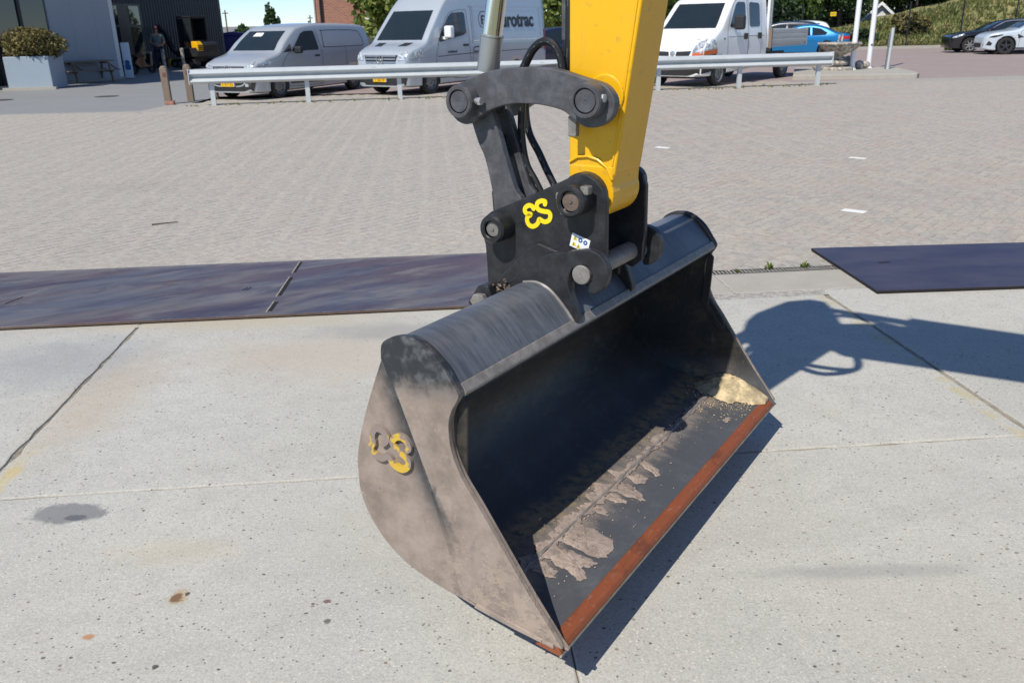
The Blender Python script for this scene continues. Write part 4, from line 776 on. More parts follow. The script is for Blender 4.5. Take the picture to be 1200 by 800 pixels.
    def seam(s, path, ax, w=.012, mat='seam', off=.004, name='panel_gap', k=6):
        P = [Vector(p) for p in smooth_path(path, k)]; vs, fs = [], []
        for i, p in enumerate(P):
            d = (P[min(i + 1, len(P) - 1)] - P[max(i - 1, 0)]).normalized(); nn = Vector((-d.y, d.x)) * w / 2
            for q in (p + nn, p - nn):
                h, n_, d_ = s.hit(ax, q.x, q.y)
                if h is None: h = Vector(vs[-1]) if vs else Vector((0, 0, 0)); d_ = Vector((0, 0, 0))
                vs.append(tuple(h - d_ * off))
        for i in range(len(P) - 1): fs.append((2 * i, 2 * i + 1, 2 * i + 3, 2 * i + 2))
        return MB().add(vs, fs, 0, True).build(name, mat, s.o)
    def wheel(s, x, side, r, w, rim, style='steel', spokes=5, rr=.68):
        y = side * (s.W / 2 - .02 - w / 2); e = bpy.data.objects.new('wheel', None); COL.objects.link(e); e.parent = s.o; e.location = (x, y, r); h = w / 2
        prof = [(r * rr, -h * .9), (r * .86, -h), (r * .96, -h * .92), (r, -h * .6), (r, h * .6), (r * .96, h * .92), (r * .86, h), (r * rr, h * .9)]
        MB().lathe(prof, axis=(0, 1, 0), n=36).build('tyre', 'tyre', e)
        R_ = r * rr; b = MB(); sg = side
        if style == 'steel':
            b.lathe([(R_, h * .88), (R_ * .95, h * .8), (R_ * .88, h * .45), (R_ * .74, h * .40), (R_ * .62, h * .62), (R_ * .34, h * .66), (R_ * .30, h * .5), (0, h * .5)], axis=(0, sg, 0), n=32); b.build('rim', rim, e)
            c = MB()
            for k in range(8): an = k * math.pi / 4; c.cyl((R_ * .72 * math.cos(an), sg * h * .46, R_ * .72 * math.sin(an)), (R_ * .72 * math.cos(an), sg * h * .60, R_ * .72 * math.sin(an)), R_ * .09, n=8)
            c.build('rim_slots', 'trim', e)['kind'] = 'stuff'
        else:
            b.lathe([(R_, h * .9), (R_ * .93, h * .85), (R_ * .9, -h * .2), (R_, -h * .5)], axis=(0, sg, 0), n=32); b.build('rim', rim, e)
            MB().lathe([(R_ * .92, 0), (0, 0)], (0, -sg * h * .1, 0), axis=(0, sg, 0), n=24).build('brake_disc', 'trim', e)
            for k in range(spokes):
                an = 2 * math.pi * k / spokes + .3; c, s_ = math.cos(an), math.sin(an); q = MB(); vs = []
                for rad, hw in ((R_ * .12, R_ * .13), (R_ * .92, R_ * .10)):
                    for dh in (h * .55, h * .80): vs += [(rad * c - hw * s_, sg * dh, rad * s_ + hw * c), (rad * c + hw * s_, sg * dh, rad * s_ - hw * c)]
                q.add(vs, [(0, 1, 3, 2), (4, 6, 7, 5), (0, 4, 5, 1), (2, 3, 7, 6), (0, 2, 6, 4), (1, 5, 7, 3)]); q.build('spoke', rim, e)
            MB().lathe([(R_ * .18, h * .5), (R_ * .18, h * .84), (0, h * .88)], axis=(0, sg, 0), n=14).build('hub', rim, e)
        return e
    def wheels(s, xs, r, w, rim, style='steel', spokes=5):
        for x in xs:
            for sd in (-1, 1): s.wheel(x, sd, r, w, rim, style, spokes)
    def rbox(s, name, x0, x1, y0, y1, z0, z1, mat, bev=.03, parent=None):
        return MB().box(x0, x1, y0, y1, z0, z1).build(name, mat, parent or s.o, bevel=bev, segs=3)
    def plate(s, x, z, txt, back=False):
        sg = -1 if not back else 1
        p = MB().box(x - .012, x, -.26, .26, z - .055, z + .055).build('number_plate', 'np', s.o, bevel=.004)
        MB().box(x - .014, x - .0125, -.26, -.215, z - .055, z + .055).build('plate_band', 'warn_b', p)
        t_ = font_mesh('plate_number', txt, .105, 'np_txt', p, .001, .002, 'CENTER'); t_.matrix_local = Matrix.Translation((x - .0135, .02, z - .037)) @ Matrix.Rotation(R(-90), 4, 'Z') @ Matrix.Rotation(R(90), 4, 'X')
def b_mesh(b): me = bpy.data.meshes.new('q'); me.from_pydata(b.v, [], b.f); return me
def star(s, x, z, r, parent, mat='alloy'):           # three-pointed radiator badge in a ring, facing forward
    o = MB().lathe([(r, 0), (r, .012), (r * .86, .012), (r * .86, 0)], (x, 0, z), (-1, 0, 0), 24)
    o.build('badge_ring', mat, parent)
    for k in range(3):
        an = R(90 + 120 * k); c, s_ = math.cos(an), math.sin(an)
        MB().prism([(r * .9 * c, z + r * .9 * s_), (.12 * r * -s_, z + .12 * r * c), (.12 * r * s_, z - .12 * r * c)], x - .012, x - .002, plane='yz').build('badge_ray', mat, parent)

# --- silver mid-size panel van
v = Vehicle('delivery_van', 'low silver panel van at the left, with black door mirror and steel wheels', 'van', (-6.12, 24.10), (.45, .893), .95, 1.93, 'silver', scale=.985)
v.body([(0, .60), (.03, .78), (.12, .93), (.45, 1.05), (1.02, 1.20), (1.35, 1.46), (1.78, 1.74), (2.05, 1.84), (2.6, 1.90), (3.6, 1.91), (4.9, 1.87), (5.2, 1.78), (5.33, 1.45), (5.37, .7)], [(0, .20), (.3, .17), (5, .2), (5.37, .3)], [(0, .78), (.12, .90), (.4, .97), (.9, 1), (4.6, 1), (5.2, .97), (5.37, .93)], 1.14, 1.9, .15, wheels=(.95, 4.36), wr=.33)
v.wheels((.95, 4.36), .33, .21, 'rim_grey')
v.decal('windshield', [(-.74, 1.24), (.74, 1.24), (.64, 1.735), (-.64, 1.735)], 'F', 'glass')
v.decal('front_bumper', [(-.80, .24), (.80, .24), (.86, .50), (.5, .55), (-.5, .55), (-.86, .50)], 'F', 'trim', .012)
gr = v.decal('grille', [(-.50, .74), (.50, .74), (.56, .87), (-.56, .87)], 'F', 'trim', .014)
for z in (.775, .825): v.seam([(-.50, z), (0, z), (.50, z)], 'F', .018, 'alloy', .024, 'grille_bar')
h = v.hit('F', 0, .80)[0]; star(v, h.x - .03, .80, .10, gr)
v.seam([(-.62, .50), (-.45, .38), (-.05, .36), (.05, .36), (.45, .38), (.62, .50)], 'F', .03, 'silver', .02, 'bumper_blade')
for sg in (-1, 1):
    v.decal('headlight', [(sg * .60, .80), (sg * .62, .90), (sg * .83, .985), (sg * .83, .84)], 'F', 'lamp', .014)
    v.decal('fog_lamp', [(sg * .58, .36), (sg * .70, .36), (sg * .70, .44), (sg * .58, .44)], 'F', 'lamp', .018, cuts=1)
v.decal('headlight', [(.13, .83), (.60, .90), (.66, .99), (.30, .985)], 'L', 'lamp', .012)
v.decal('side_window', [(1.55, 1.20), (1.80, 1.42), (2.08, 1.66), (2.25, 1.72), (2.62, 1.73), (2.66, 1.70), (2.74, 1.26), (2.70, 1.21)], 'L', 'glass', .008)
v.decal('quarter_window', [(1.20, 1.18), (1.50, 1.20), (1.50, 1.38)], 'L', 'glass', .008); v.seam([(1.525, 1.19), (1.525, 1.40)], 'L', .03, 'trim', .012, 'window_post')
v.seam([(1.12, .42), (1.14, .9), (1.45, 1.18)], 'L'); v.seam([(2.84, .28), (2.86, 1.2), (2.72, 1.78)], 'L'); v.seam([(1.2, .30), (2.0, .27), (2.84, .28)], 'L')
v.seam([(3.0, 1.30), (3.02, 1.68), (3.1, 1.73), (4.6, 1.71), (4.85, 1.60), (4.95, 1.30), (4.6, 1.27), (3.1, 1.27), (3.0, 1.30)], 'L', .02); v.seam([(4.0, .28), (4.02, 1.27)], 'L')
v.seam([(1.3, .97), (2.2, 1.03), (3.6, 1.08), (5.0, 1.16)], 'L', .025, 'silver', .010, 'body_crease'); v.seam([(1.4, .40), (2.8, .38), (3.9, .40)], 'L', .07, 'trim', .012, 'side_moulding')
v.rbox('door_mirror', 1.62, 1.78, -1.20, -.97, 1.14, 1.33, 'trim', .05); v.rbox('mirror_arm', 1.66, 1.74, -.99, -.86, 1.16, 1.22, 'trim', .01)
v.rbox('door_handle', 2.52, 2.74, -.995, -.955, 1.03, 1.08, 'trim', .015); v.plate(-.03, .41, 'V 917 KS')
v.decal('paper_slip', [(.02, 1.60), (.34, 1.60), (.31, 1.69), (.02, 1.69)], 'F', 'white', .012)
for sg in (-1, 1): v.rbox('wiper', 1.10, 1.15, sg * .05 - .32, sg * .05 + .3, 1.275, 1.29, 'trim', .004)

# --- tall silver panel van with lettering
v = Vehicle('delivery_van', 'tall light silver panel van with dark lettering, behind the arm', 'van', (-2.05, 24.45), (.56, .83), .98, 2.02, 'van_silver', scale=.985)
v.body([(0, .62), (.03, .95), (.13, 1.12), (.40, 1.24), (.78, 1.37), (1.02, 1.62), (1.50, 2.14), (1.72, 2.36), (1.98, 2.56), (2.35, 2.69), (3.0, 2.74), (6.8, 2.74), (7.02, 2.62), (7.09, 2.2), (7.1, .7)], [(0, .24), (.3, .22), (6.8, .28), (7.1, .36)], [(0, .80), (.12, .91), (.45, .975), (1.0, 1), (6.5, 1), (7.0, .97), (7.1, .95)], 1.25, 2.7, .13, wheels=(.98, 5.30), wr=.345)
v.wheels((.98, 5.30), .345, .22, 'rim_grey')
v.decal('windshield', [(-.82, 1.43), (.82, 1.43), (.72, 2.19), (-.72, 2.19)], 'F', 'glass')
v.decal('front_bumper', [(-.84, .28), (.84, .28), (.90, .58), (.6, .62), (-.6, .62), (-.90, .58)], 'F', 'trim', .012)
gr = v.decal('grille', [(-.52, .86), (.52, .86), (.60, 1.06), (-.60, 1.06)], 'F', 'trim', .014)
for z in (.88, .96, 1.04): v.seam([(-.54, z), (0, z), (.54, z)], 'F', .028, 'alloy', .026, 'grille_bar')
h = v.hit('F', 0, .95)[0]; star(v, h.x - .035, .955, .125, gr)
for sg in (-1, 1):
    v.decal('headlight', [(sg * .63, .92), (sg * .64, 1.06), (sg * .86, 1.15), (sg * .86, .94)], 'F', 'lamp', .014)
    v.decal('hood_vent', [(.42, sg * .30), (.70, sg * .34), (.72, sg * .62), (.46, sg * .58)], 'T', 'trim', .006)
v.decal('headlight', [(.12, .96), (.62, 1.02), (.60, 1.08), (.72, 1.20), (.28, 1.15)], 'L', 'lamp', .012)
v.decal('side_window', [(1.36, 1.42), (1.62, 1.74), (1.90, 2.02), (2.08, 2.12), (2.60, 2.14), (2.66, 2.10), (2.68, 1.58), (2.52, 1.52), (1.95, 1.44), (1.42, 1.36)], 'L', 'glass', .008)
v.seam([(1.25, .5), (1.22, .95), (1.36, 1.35), (1.60, 1.76), (1.98, 2.12), (2.62, 2.20), (2.76, 2.1), (2.80, 1.2), (2.78, .42), (2.0, .38)], 'L'); v.seam([(2.95, .45), (2.97, 2.3)], 'L'); v.seam([(4.02, .45), (4.05, 2.3)], 'L')
v.seam([(3.06, 1.40), (3.08, 2.22), (3.16, 2.28), (6.6, 2.28), (6.72, 2.2), (6.76, 1.42)], 'L', .03, 'silver', .012, 'panel_rim'); v.seam([(3.0, 1.36), (6.8, 1.34)], 'L', .03, 'white', .012, 'panel_rim'); v.seam([(1.3, .98), (3.0, 1.02), (6.9, 1.04)], 'L', .02)
v.seam([(1.3, .46), (3.0, .44), (4.85, .46)], 'L', .10, 'trim', .012, 'side_moulding')
v.decal('tail_light', [(6.93, .98), (7.06, .98), (7.07, 1.62), (6.95, 1.62)], 'L', 'redlens', .014)
v.rbox('door_mirror', 1.52, 1.72, -1.30, -1.06, 1.46, 1.78, 'pole_white', .05); v.rbox('mirror_arm', 1.56, 1.68, -1.08, -.93, 1.42, 1.50, 'pole_white', .01)
v.rbox('door_handle', 2.48, 2.72, -1.045, -1.005, 1.22, 1.28, 'trim', .015); v.plate(-.035, .42, 'V 360 FP'); v.rbox('camera_fin', 2.0, 2.1, -.02, .02, 2.60, 2.66, 'trim', .005)
for sg in (-1, 1): v.rbox('wiper', .84, .89, sg * .06 - .38, sg * .06 + .36, 1.435, 1.45, 'trim', .004)
def side_text(v, name, txt, size, x, z, mat='letter', bold=.006, space=1.0):
    h = v.hit('L', x + .5, z + size * .3)[0]; h2 = v.hit('L', x + .5, z + size * .7)[0]; lean = math.atan2(h2.y - h.y, size * .4)
    t_ = font_mesh(name, txt, size, mat, v.o, .001, bold, space=space); t_.matrix_local = Matrix.Translation((x, h.y - size * .3 * math.tan(lean) - .012, z)) @ Matrix.Rotation(R(90) - lean, 4, 'X'); return t_
side_text(v, 'lettering', 'Eurotrac', .60, 4.22, 1.72, bold=.018)
side_text(v, 'emblem_letters', 'EU', .36, 3.46, 1.80, bold=.008); v.seam([(3.48, 2.14), (3.94, 2.15), (4.02, 2.04), (4.02, 1.88), (3.92, 1.73), (3.48, 1.72), (3.36, 1.84), (3.36, 2.02), (3.48, 2.14)], 'L', .020, 'letter', .012, 'emblem_ring')
side_text(v, 'small_lettering', 'eurotrac.nl', .10, 1.72, 1.06, bold=.003); v.seam([(2.99, 1.06), (3.30, 1.07), (3.30, 1.18), (2.99, 1.17), (2.99, 1.06)], 'L', .03, 'letter', .014, 'side_mark', k=2)

# --- white crew-cab dropside truck
v = Vehicle('pickup_truck', 'white crew cab truck with aluminium dropside bed and amber indicators', 'truck', (6.01, 25.19), (.657, .753), .86, 1.99, 'white_paint', scale=1.05)
v.body([(0, .55), (.04, .88), (.12, 1.02), (.40, 1.22), (.80, 1.44), (1.0, 1.60), (1.42, 2.02), (1.62, 2.18), (1.95, 2.28), (2.6, 2.31), (3.45, 2.28), (3.58, 2.20), (3.60, 1.0)], [(0, .28), (.3, .25), (3.6, .42)], [(0, .78), (.10, .89), (.4, .965), (.9, 1), (3.4, 1), (3.6, .97)], 1.25, 2.3, .13, wheels=(.86,), wr=.345, name='cab')
v.wheels((.86, 4.92), .345, .21, 'rim_grey')
v.decal('windshield', [(-.80, 1.47), (.80, 1.47), (.70, 2.10), (-.70, 2.10)], 'F', 'glass')
v.decal('front_bumper', [(-.80, .30), (.80, .30), (.88, .76), (.5, .70), (-.5, .70), (-.88, .76)], 'F', 'trim', .012)
for sg in (-1, 1):
    v.decal('grille', [(sg * .10, .80), (sg * .50, .80), (sg * .56, .92), (sg * .12, .90)], 'F', 'trim', .014, cuts=2)
    hl = v.decal('headlight', [(sg * .60, .82), (sg * .60, 1.0), (sg * .70, 1.14), (sg * .86, 1.20), (sg * .86, .86)], 'F', 'lamp', .014); v.decal('indicator', [(sg * .59, .77), (sg * .60, .85), (sg * .87, .92), (sg * .87, .80)], 'F', 'amber', .020, parent=hl, cuts=2)
hl = v.decal('headlight', [(.14, .92), (.14, .98), (.34, 1.20), (.50, 1.18), (.60, .98)], 'L', 'lamp', .012, smooth=3); v.decal('indicator', [(.10, .82), (.12, .91), (.62, .96), (.66, .84)], 'L', 'amber', .018, parent=hl, cuts=2); v.decal('bumper_corner', [(.03, .34), (.03, .80), (.62, .84), (.52, .62), (.48, .40)], 'L', 'trim', .010)
MB().lathe([(.0, .02), (.045, .02), (.07, .012), (.075, 0)], (v.hit('F', 0, .85)[0].x, 0, .85), (-1, 0, 0), 20).build('badge', 'alloy', v.o)
v.decal('side_window', [(1.32, 1.50), (1.52, 1.80), (1.70, 2.06), (1.82, 2.12), (2.20, 2.12), (2.25, 2.06), (2.24, 1.55), (2.05, 1.50), (1.85, 1.42)], 'L', 'glass', .008); v.decal('side_window', [(2.48, 1.52), (2.48, 2.06), (2.54, 2.12), (3.05, 2.10), (3.12, 2.04), (3.12, 1.52), (3.05, 1.48), (2.55, 1.48)], 'L', 'glass', .008)
v.seam([(1.28, .55), (1.22, 1.0), (1.22, 1.45), (1.66, 2.14), (2.28, 2.20), (2.35, 2.1), (2.35, .5), (1.4, .46)], 'L'); v.seam([(2.40, .5), (2.41, 2.18)], 'L'); v.seam([(3.22, .5), (3.22, 2.1)], 'L'); v.seam([(1.2, 1.24), (3.4, 1.24)], 'L', .014)
v.rbox('door_mirror', 1.42, 1.60, -1.30, -1.03, 1.42, 1.78, 'trim', .05); v.rbox('mirror_arm', 1.46, 1.56, -1.05, -.92, 1.50, 1.58, 'trim', .01)
for x in (2.12, 2.98): v.rbox('door_handle', x, x + .20, -1.03, -.985, 1.16, 1.32, 'trim', .02)
v.rbox('side_repeater', .98, 1.06, -1.0, -.98, 1.18, 1.22, 'trim', .008)
for sg in (-1, 1): v.rbox('wiper', .88, .93, sg * .05 - .42, sg * .05 + .36, 1.515, 1.53, 'trim', .004)
MB().box(.5, 6.1, -.42, -.30, .5, .74).build('chassis_rail', 'trim', v.o); MB().box(.5, 6.1, .30, .42, .5, .74).build('chassis_rail', 'trim', v.o)
bed = MB().box(3.72, 6.25, -1.04, 1.04, .90, .98).build('bed_floor', 'alu', v.o)
for i in range(3):
    z = .99 + i * .135
    for y0 in (-1.06, 1.03): MB().prism([(y0, z), (y0 + .03, z), (y0 + .03, z + .128), (y0, z + .128), (y0 - .008, z + .10), (y0 - .008, z + .03)], 3.78, 6.22, plane='yz').build('side_board', 'alu', bed)
    MB().box(6.225, 6.255, -1.0, 1.0, z, z + .128).build('tail_board', 'alu', bed)
MB().box(3.71, 3.775, -1.075, -.99, .88, 1.42).build('corner_post', 'wood', bed); MB().box(6.22, 6.27, -1.07, -1.0, .9, 1.42).build('corner_post', 'alu', bed)
for y in (-.99, .93):
    MB().box(3.63, 3.70, y, y + .07, .9, 2.75).build('headboard_post', 'pole_white', bed)
    MB().box(3.75, 3.80, y - .02, y + .03, 1.42, 2.75).build('headboard_post', 'alu', bed)
for z in (1.6, 1.95, 2.3, 2.65): MB().box(3.705, 3.745, -.99, .99, z, z + .05).build('headboard_rail', 'alu', bed)
MB().box(5.1, 5.6, -.98, -.72, .44, .52).build('mudguard', 'trim', v.o)

# --- passenger cars
def car(name, label, at, rear, fx, W, paint, top, belt, roof, wh, wr, rim, spokes, glass, nose=None, tail=None, plan=None, scale=1.04, group='parked cars'):
    v = Vehicle(name, label, 'car', at, rear, fx, W, paint, group, scale); L_ = top[-1][0]
    v.body(top, [(0, .22), (.4, .17), (L_ - .5, .18), (L_, .30)], plan or [(0, .62), (.10, .78), (.35, .92), (.9, 1), (L_ - .9, 1), (L_ - .25, .92), (L_, .78)], belt, roof, .26, .07, wheels=wh, wr=wr, crown=.035, r=.10)
    v.wheels(wh, wr, .23, rim, 'alloy', spokes)
    for g in glass: v.decal('side_window', g, 'L', 'glass', .008)
    v.seam([(wh[0] + .5, .3), (wh[0] + .55, belt - .05), (wh[0] + .62, belt)], 'L', .010); v.seam([(wh[0] + 1.65, .3), (wh[0] + 1.70, belt)], 'L', .010); v.seam([(wh[0] + .4, .26), (wh[1] - .45, .25)], 'L', .06, 'trim', .01, 'sill_trim')
    v.rbox('door_mirror', wh[0] + .78, wh[0] + .92, -W / 2 - .14, -W / 2 + .04, belt + .02, belt + .14, paint, .04); v.rbox('door_handle', wh[0] + 1.35, wh[0] + 1.55, -W / 2 - .012, -W / 2 + .02, belt - .14, belt - .11, paint, .01)
    return v
v = car('parked_car', 'bright blue coupe with black wheels parked behind the truck bed', (12.0, 42.0), (.94, -.34), .85, 1.85, 'blue_paint', [(0, .5), (.05, .68), (.2, .78), (.7, .88), (1.45, .98), (1.75, 1.14), (2.15, 1.32), (2.6, 1.40), (3.0, 1.39), (3.4, 1.29), (3.85, 1.09), (4.05, 1.04), (4.38, 1.01), (4.45, .92), (4.47, .55)], .90, 1.4, (.85, 3.54), .345, 'rim_black', 5,
        [[(1.75, .95), (2.1, 1.20), (2.4, 1.30), (2.78, 1.32), (2.82, .97)], [(2.88, .97), (2.86, 1.31), (3.2, 1.26), (3.52, 1.08), (3.45, .99)]])
v.decal('rear_window', [(3.42, -.50), (3.42, .50), (3.90, .56), (3.90, -.56)], 'T', 'glass', .006); v.decal('tail_light', [(4.0, .80), (4.12, .94), (4.40, .92), (4.42, .80)], 'L', 'redlens', .012); v.decal('tail_light', [(-.82, .80), (-.50, .80), (-.50, .92), (-.78, .94)], 'B', 'redlens', .012); v.decal('diffuser', [(-.72, .28), (.72, .28), (.78, .52), (-.78, .52)], 'B', 'trim', .01); v.decal('boot_panel', [(-.48, .58), (.48, .58), (.48, .95), (-.48, .95)], 'B', 'black_paint', .01)
v.rbox('spoiler', 4.30, 4.44, -.62, .62, 1.03, 1.06, 'black_paint', .01); v.rbox('shark_fin', 3.0, 3.15, -.02, .02, 1.42, 1.48, 'blue_paint', .01)
v = car('parked_car', 'black car with silver alloy wheels at the far right', (22.89, 44.39), (.985, -.17), .88, 1.87, 'black_paint', [(0, .48), (.05, .68), (.22, .80), (.7, .90), (1.45, 1.00), (1.9, 1.22), (2.35, 1.38), (2.9, 1.45), (3.5, 1.44), (4.2, 1.26), (4.6, 1.08), (4.85, .95), (4.9, .55)], .95, 1.45, (.88, 3.72), .34, 'alloy', 7,
        [[(1.80, 1.0), (2.25, 1.26), (2.6, 1.34), (2.95, 1.36), (2.95, 1.02)], [(3.02, 1.02), (3.02, 1.36), (3.5, 1.33), (3.95, 1.16), (3.9, 1.04)]])
v.decal('headlight', [(.10, .66), (.16, .74), (.55, .86), (.60, .82), (.32, .70)], 'L', 'lamp', .012); v.seam([(1.62, .99), (2.2, 1.30), (2.6, 1.40), (3.2, 1.42)], 'L', .025, 'alloy', .012, 'window_trim'); v.decal('windshield', [(1.50, -.62), (1.50, .62), (2.25, .54), (2.25, -.54)], 'T', 'glass', .006)
v = car('parked_car', 'pale silver car with black two-tone wheels cut by the right edge', (23.15, 41.64), (.985, -.17), .90, 1.88, 'pearl_paint', [(0, .48), (.05, .70), (.20, .84), (.6, .94), (1.35, 1.05), (1.8, 1.30), (2.2, 1.46), (2.7, 1.55), (3.4, 1.54), (4.1, 1.38), (4.5, 1.15), (4.62, .95), (4.64, .55)], 1.0, 1.56, (.90, 3.67), .36, 'rim_black', 5,
        [[(1.70, 1.06), (2.15, 1.34), (2.55, 1.43), (2.85, 1.44), (2.85, 1.08)], [(2.92, 1.08), (2.92, 1.44), (3.4, 1.42), (3.9, 1.24), (3.85, 1.10)]])
v.decal('headlight', [(.18, .72), (.30, .80), (.70, .85), (.72, .82), (.40, .72)], 'L', 'trim', .012); v.decal('air_intake', [(.12, .40), (.20, .58), (.34, .48), (.30, .38)], 'L', 'trim', .012); v.decal('front_grille', [(-.60, .30), (.60, .30), (.66, .48), (-.66, .48)], 'F', 'trim', .012); v.decal('arch_trim', [(1.36, .66), (1.30, .86), (1.44, .80), (1.60, .72), (1.46, .70)], 'L', 'trim', .010); v.decal('windshield', [(1.42, -.62), (1.42, .62), (2.12, .54), (2.12, -.54)], 'T', 'glass', .006)
sed = [(0, .5), (.05, .68), (.2, .80), (.7, .92), (1.3, 1.0), (1.75, 1.28), (2.15, 1.46), (2.7, 1.54), (3.6, 1.53), (4.1, 1.42), (4.35, 1.1), (4.45, .6)]
gl = [[(1.62, 1.02), (2.1, 1.34), (2.5, 1.42), (2.75, 1.42), (2.75, 1.04)], [(2.82, 1.04), (2.82, 1.42), (3.5, 1.40), (3.85, 1.28), (3.8, 1.06)]]
v = car('parked_car', 'dark blue estate car glimpsed between the tall silver van and the arm', (.40, 33.2), (.90, .43), .88, 1.85, 'navy_paint', sed, 1.0, 1.55, (.88, 3.5), .335, 'alloy', 5, gl); v.seam([(2.0, 1.50), (2.7, 1.57), (3.8, 1.54)], 'L', .04, 'alloy', .02, 'roof_rail')
v = car('parked_car', 'dark car half hidden between the crew cab and the blue coupe', (12.2, 46.0), (.94, -.34), .88, 1.85, 'navy_paint', sed, 1.0, 1.55, (.88, 3.5), .335, 'alloy', 5, gl)
v = car('parked_car', 'white car mostly hidden behind the blue coupe, only its roof showing', (13.6, 48.6), (.94, -.34), .88, 1.85, 'white_paint', sed, 1.0, 1.55, (.88, 3.5), .335, 'alloy', 5, gl)

# ================================================================== GUARDRAIL AND YARD FURNITURE
gx = [-7.32 + 2.285 * k for k in range(8)]
gd = thing('guardrail', 'galvanised steel guardrail on short posts in front of the parked vans', 'guardrail', (gx[0], railY(gx[0]), 0), math.atan(.165))
sl_ = math.hypot(1, .165)
WP = [(.0, .520), (-.03, .535), (-.115, .565), (-.125, .580), (-.120, .600), (-.03, .668), (-.012, .685), (-.022, .698), (-.112, .752), (-.125, .768), (-.120, .788), (-.04, .850), (-.02, .862), (.0, .866)]
def beam(x0, x1):
    inn = [(y + .012, z) for y, z in WP]; poly = WP + inn[::-1]; b = MB(); b.prism(poly, x0, x1, plane='yz'); return b
Lr = (gx[-1] - gx[0]) * sl_
for x0, x1 in ((-.48, 4.0), (4.002, 8.35), (8.352, 12.7), (12.702, Lr + .30)):
    beam(x0, x1).build('beam', 'galv', gd, bevel=.004)
    MB().box(x1 - .06, x1 + .06, -.100, -.094, .79, .81).build('bolt_strip', 'rim_grey', gd) if x1 < 16 else None
for x0, x1 in ((-.50, -.481), (Lr + .301, Lr + .32)): MB().box(x0, x1, -.14, .03, .52, .88).build('end_plate', 'galv', gd, bevel=.004)
for k in range(8):
    x = k * 2.285 * sl_; p = MB().box(x - .055, x + .055, .014, .026, -.05, .82).box(x - .055, x - .045, .026, .10, -.05, .82).box(x + .045, x + .055, .026, .10, -.05, .82); p.build('post', 'galv', gd)
for i, (x, y, h, lb) in enumerate(((-8.74, 22.89, .93, 'leftmost weathered wooden bollard beside the guardrail end'), (-8.46, 23.75, .93, 'middle weathered wooden bollard just left of the guardrail end'), (-8.05, 24.5, .93, 'wooden bollard half hidden behind the guardrail end'))):
    o = thing('wooden_bollard', lb, 'bollard', (x, y, 0), R(8 + 15 * i), 'wooden bollards'); o.rotation_euler = (R(1.5 * (i - 1)), R(-1 + i), R(8))
    b = MB().prism([(-.085, -.085), (.085, -.085), (.085, .085), (-.085, .085)], -.1, h - .04, plane='xy'); b.build('post', 'wood', o, bevel=.012)
    MB().lathe([(0, h + .012), (.05, h + .004), (.078, h - .02), (.08, h - .0405)], n=12).build('cap', 'wood', o); MB().box(-.02, .05, -.090, -.0855, h - .26, h - .16).build('reflector', 'cap' if i < 2 else 'wood', o)
tag(MB().box(-8.72, -8.50, 22.58, 22.70, 0, .10).build('loose_brick', 'redbrick', bevel=.008), 'loose reddish brick at the foot of the leftmost wooden bollard', 'brick')
# --- on the kerb island
IZ = .13
for x, y, lb, r_ in ((11.42, 29.5, 'left one of the two tall white poles on the kerb island', .085), (12.28, 30.3, 'right one of the two tall white poles on the kerb island', .085)):
    o = thing('white_pole', lb, 'pole', (x, y, IZ), 0, 'tall white poles'); MB().cyl((0, 0, 0), (0, 0, 7.5), r_, r_ * .75, n=16).build('shaft', 'pole_white', o); MB().cyl((0, -r_ - .012, .75), (0, -r_ + .02, .75), .035, n=10).build('hatch_lock', 'rim_grey', o); MB().lathe([(r_, .04), (r_ * 1.5, .03), (r_ * 1.6, 0)], n=16).build('foot', 'pole_white', o)
o = thing('steel_post', 'short grey steel post with latch on the kerb island', 'post', (12.62, 29.55, IZ)); MB().cyl((0, 0, 0), (.03, 0, 1.28), .05, n=12).build('shaft', 'galv', o); MB().cyl((-.075, 0, .0), (-.055, 0, 1.12), .028, n=8).build('latch_bar', 'rim_grey', o); MB().box(-.09, -.03, -.03, .03, .70, .80).build('latch', 'rim_grey', o)
o = thing('stone_fountain', 'weathered stone basin on a pedestal beside the white poles', 'fountain', (10.95, 29.55, IZ))
MB().lathe([(.0, .70), (.45, .72), (.60, .84), (.68, .86), (.70, .82), (.62, .74), (.48, .60), (.24, .50), (.16, .46)], n=28).build('basin', 'stone', o)
MB().lathe([(.16, .46), (.13, .38), (.15, .33), (.30, .29), (.34, .22), (.30, .16), (.16, .14), (.16, .11)], n=24).build('pedestal', 'stone', o); MB().lathe([(.16, .11), (.46, .10), (.50, .05), (.50, 0)], n=24).build('foot', 'stone', o)
for k, (x, y, z0, h) in enumerate(((-.1, -.1, .80, .28), (.05, .0, .80, .32), (.0, .15, .8, .30))): MB().cyl((x, y, z0), (x + .03, y, z0 + h), .03, n=8).build('spout', 'stone', o)
for i, (x, y, r_, lb) in enumerate(((10.25, 29.5, .14, 'round stone ball left of the fountain foot'), (11.75, 29.75, .15, 'dark round stone between the white poles'), (12.05, 29.95, .13, 'pale round stone beside the right white pole'), (11.6, 30.3, .22, 'grey stone block behind the white poles'))):
    rr = random.Random(i); b = MB().lathe([(r_ * math.cos(R(a)) * rr.uniform(.93, 1.05), r_ * (math.sin(R(a)) + 1) * .95) for a in range(-90, 91, 18)], n=14); o = b.build('stone_ball', 'stone'); o.location = (x, y, IZ); tag(o, lb, 'stone', 'loose stones on the island')

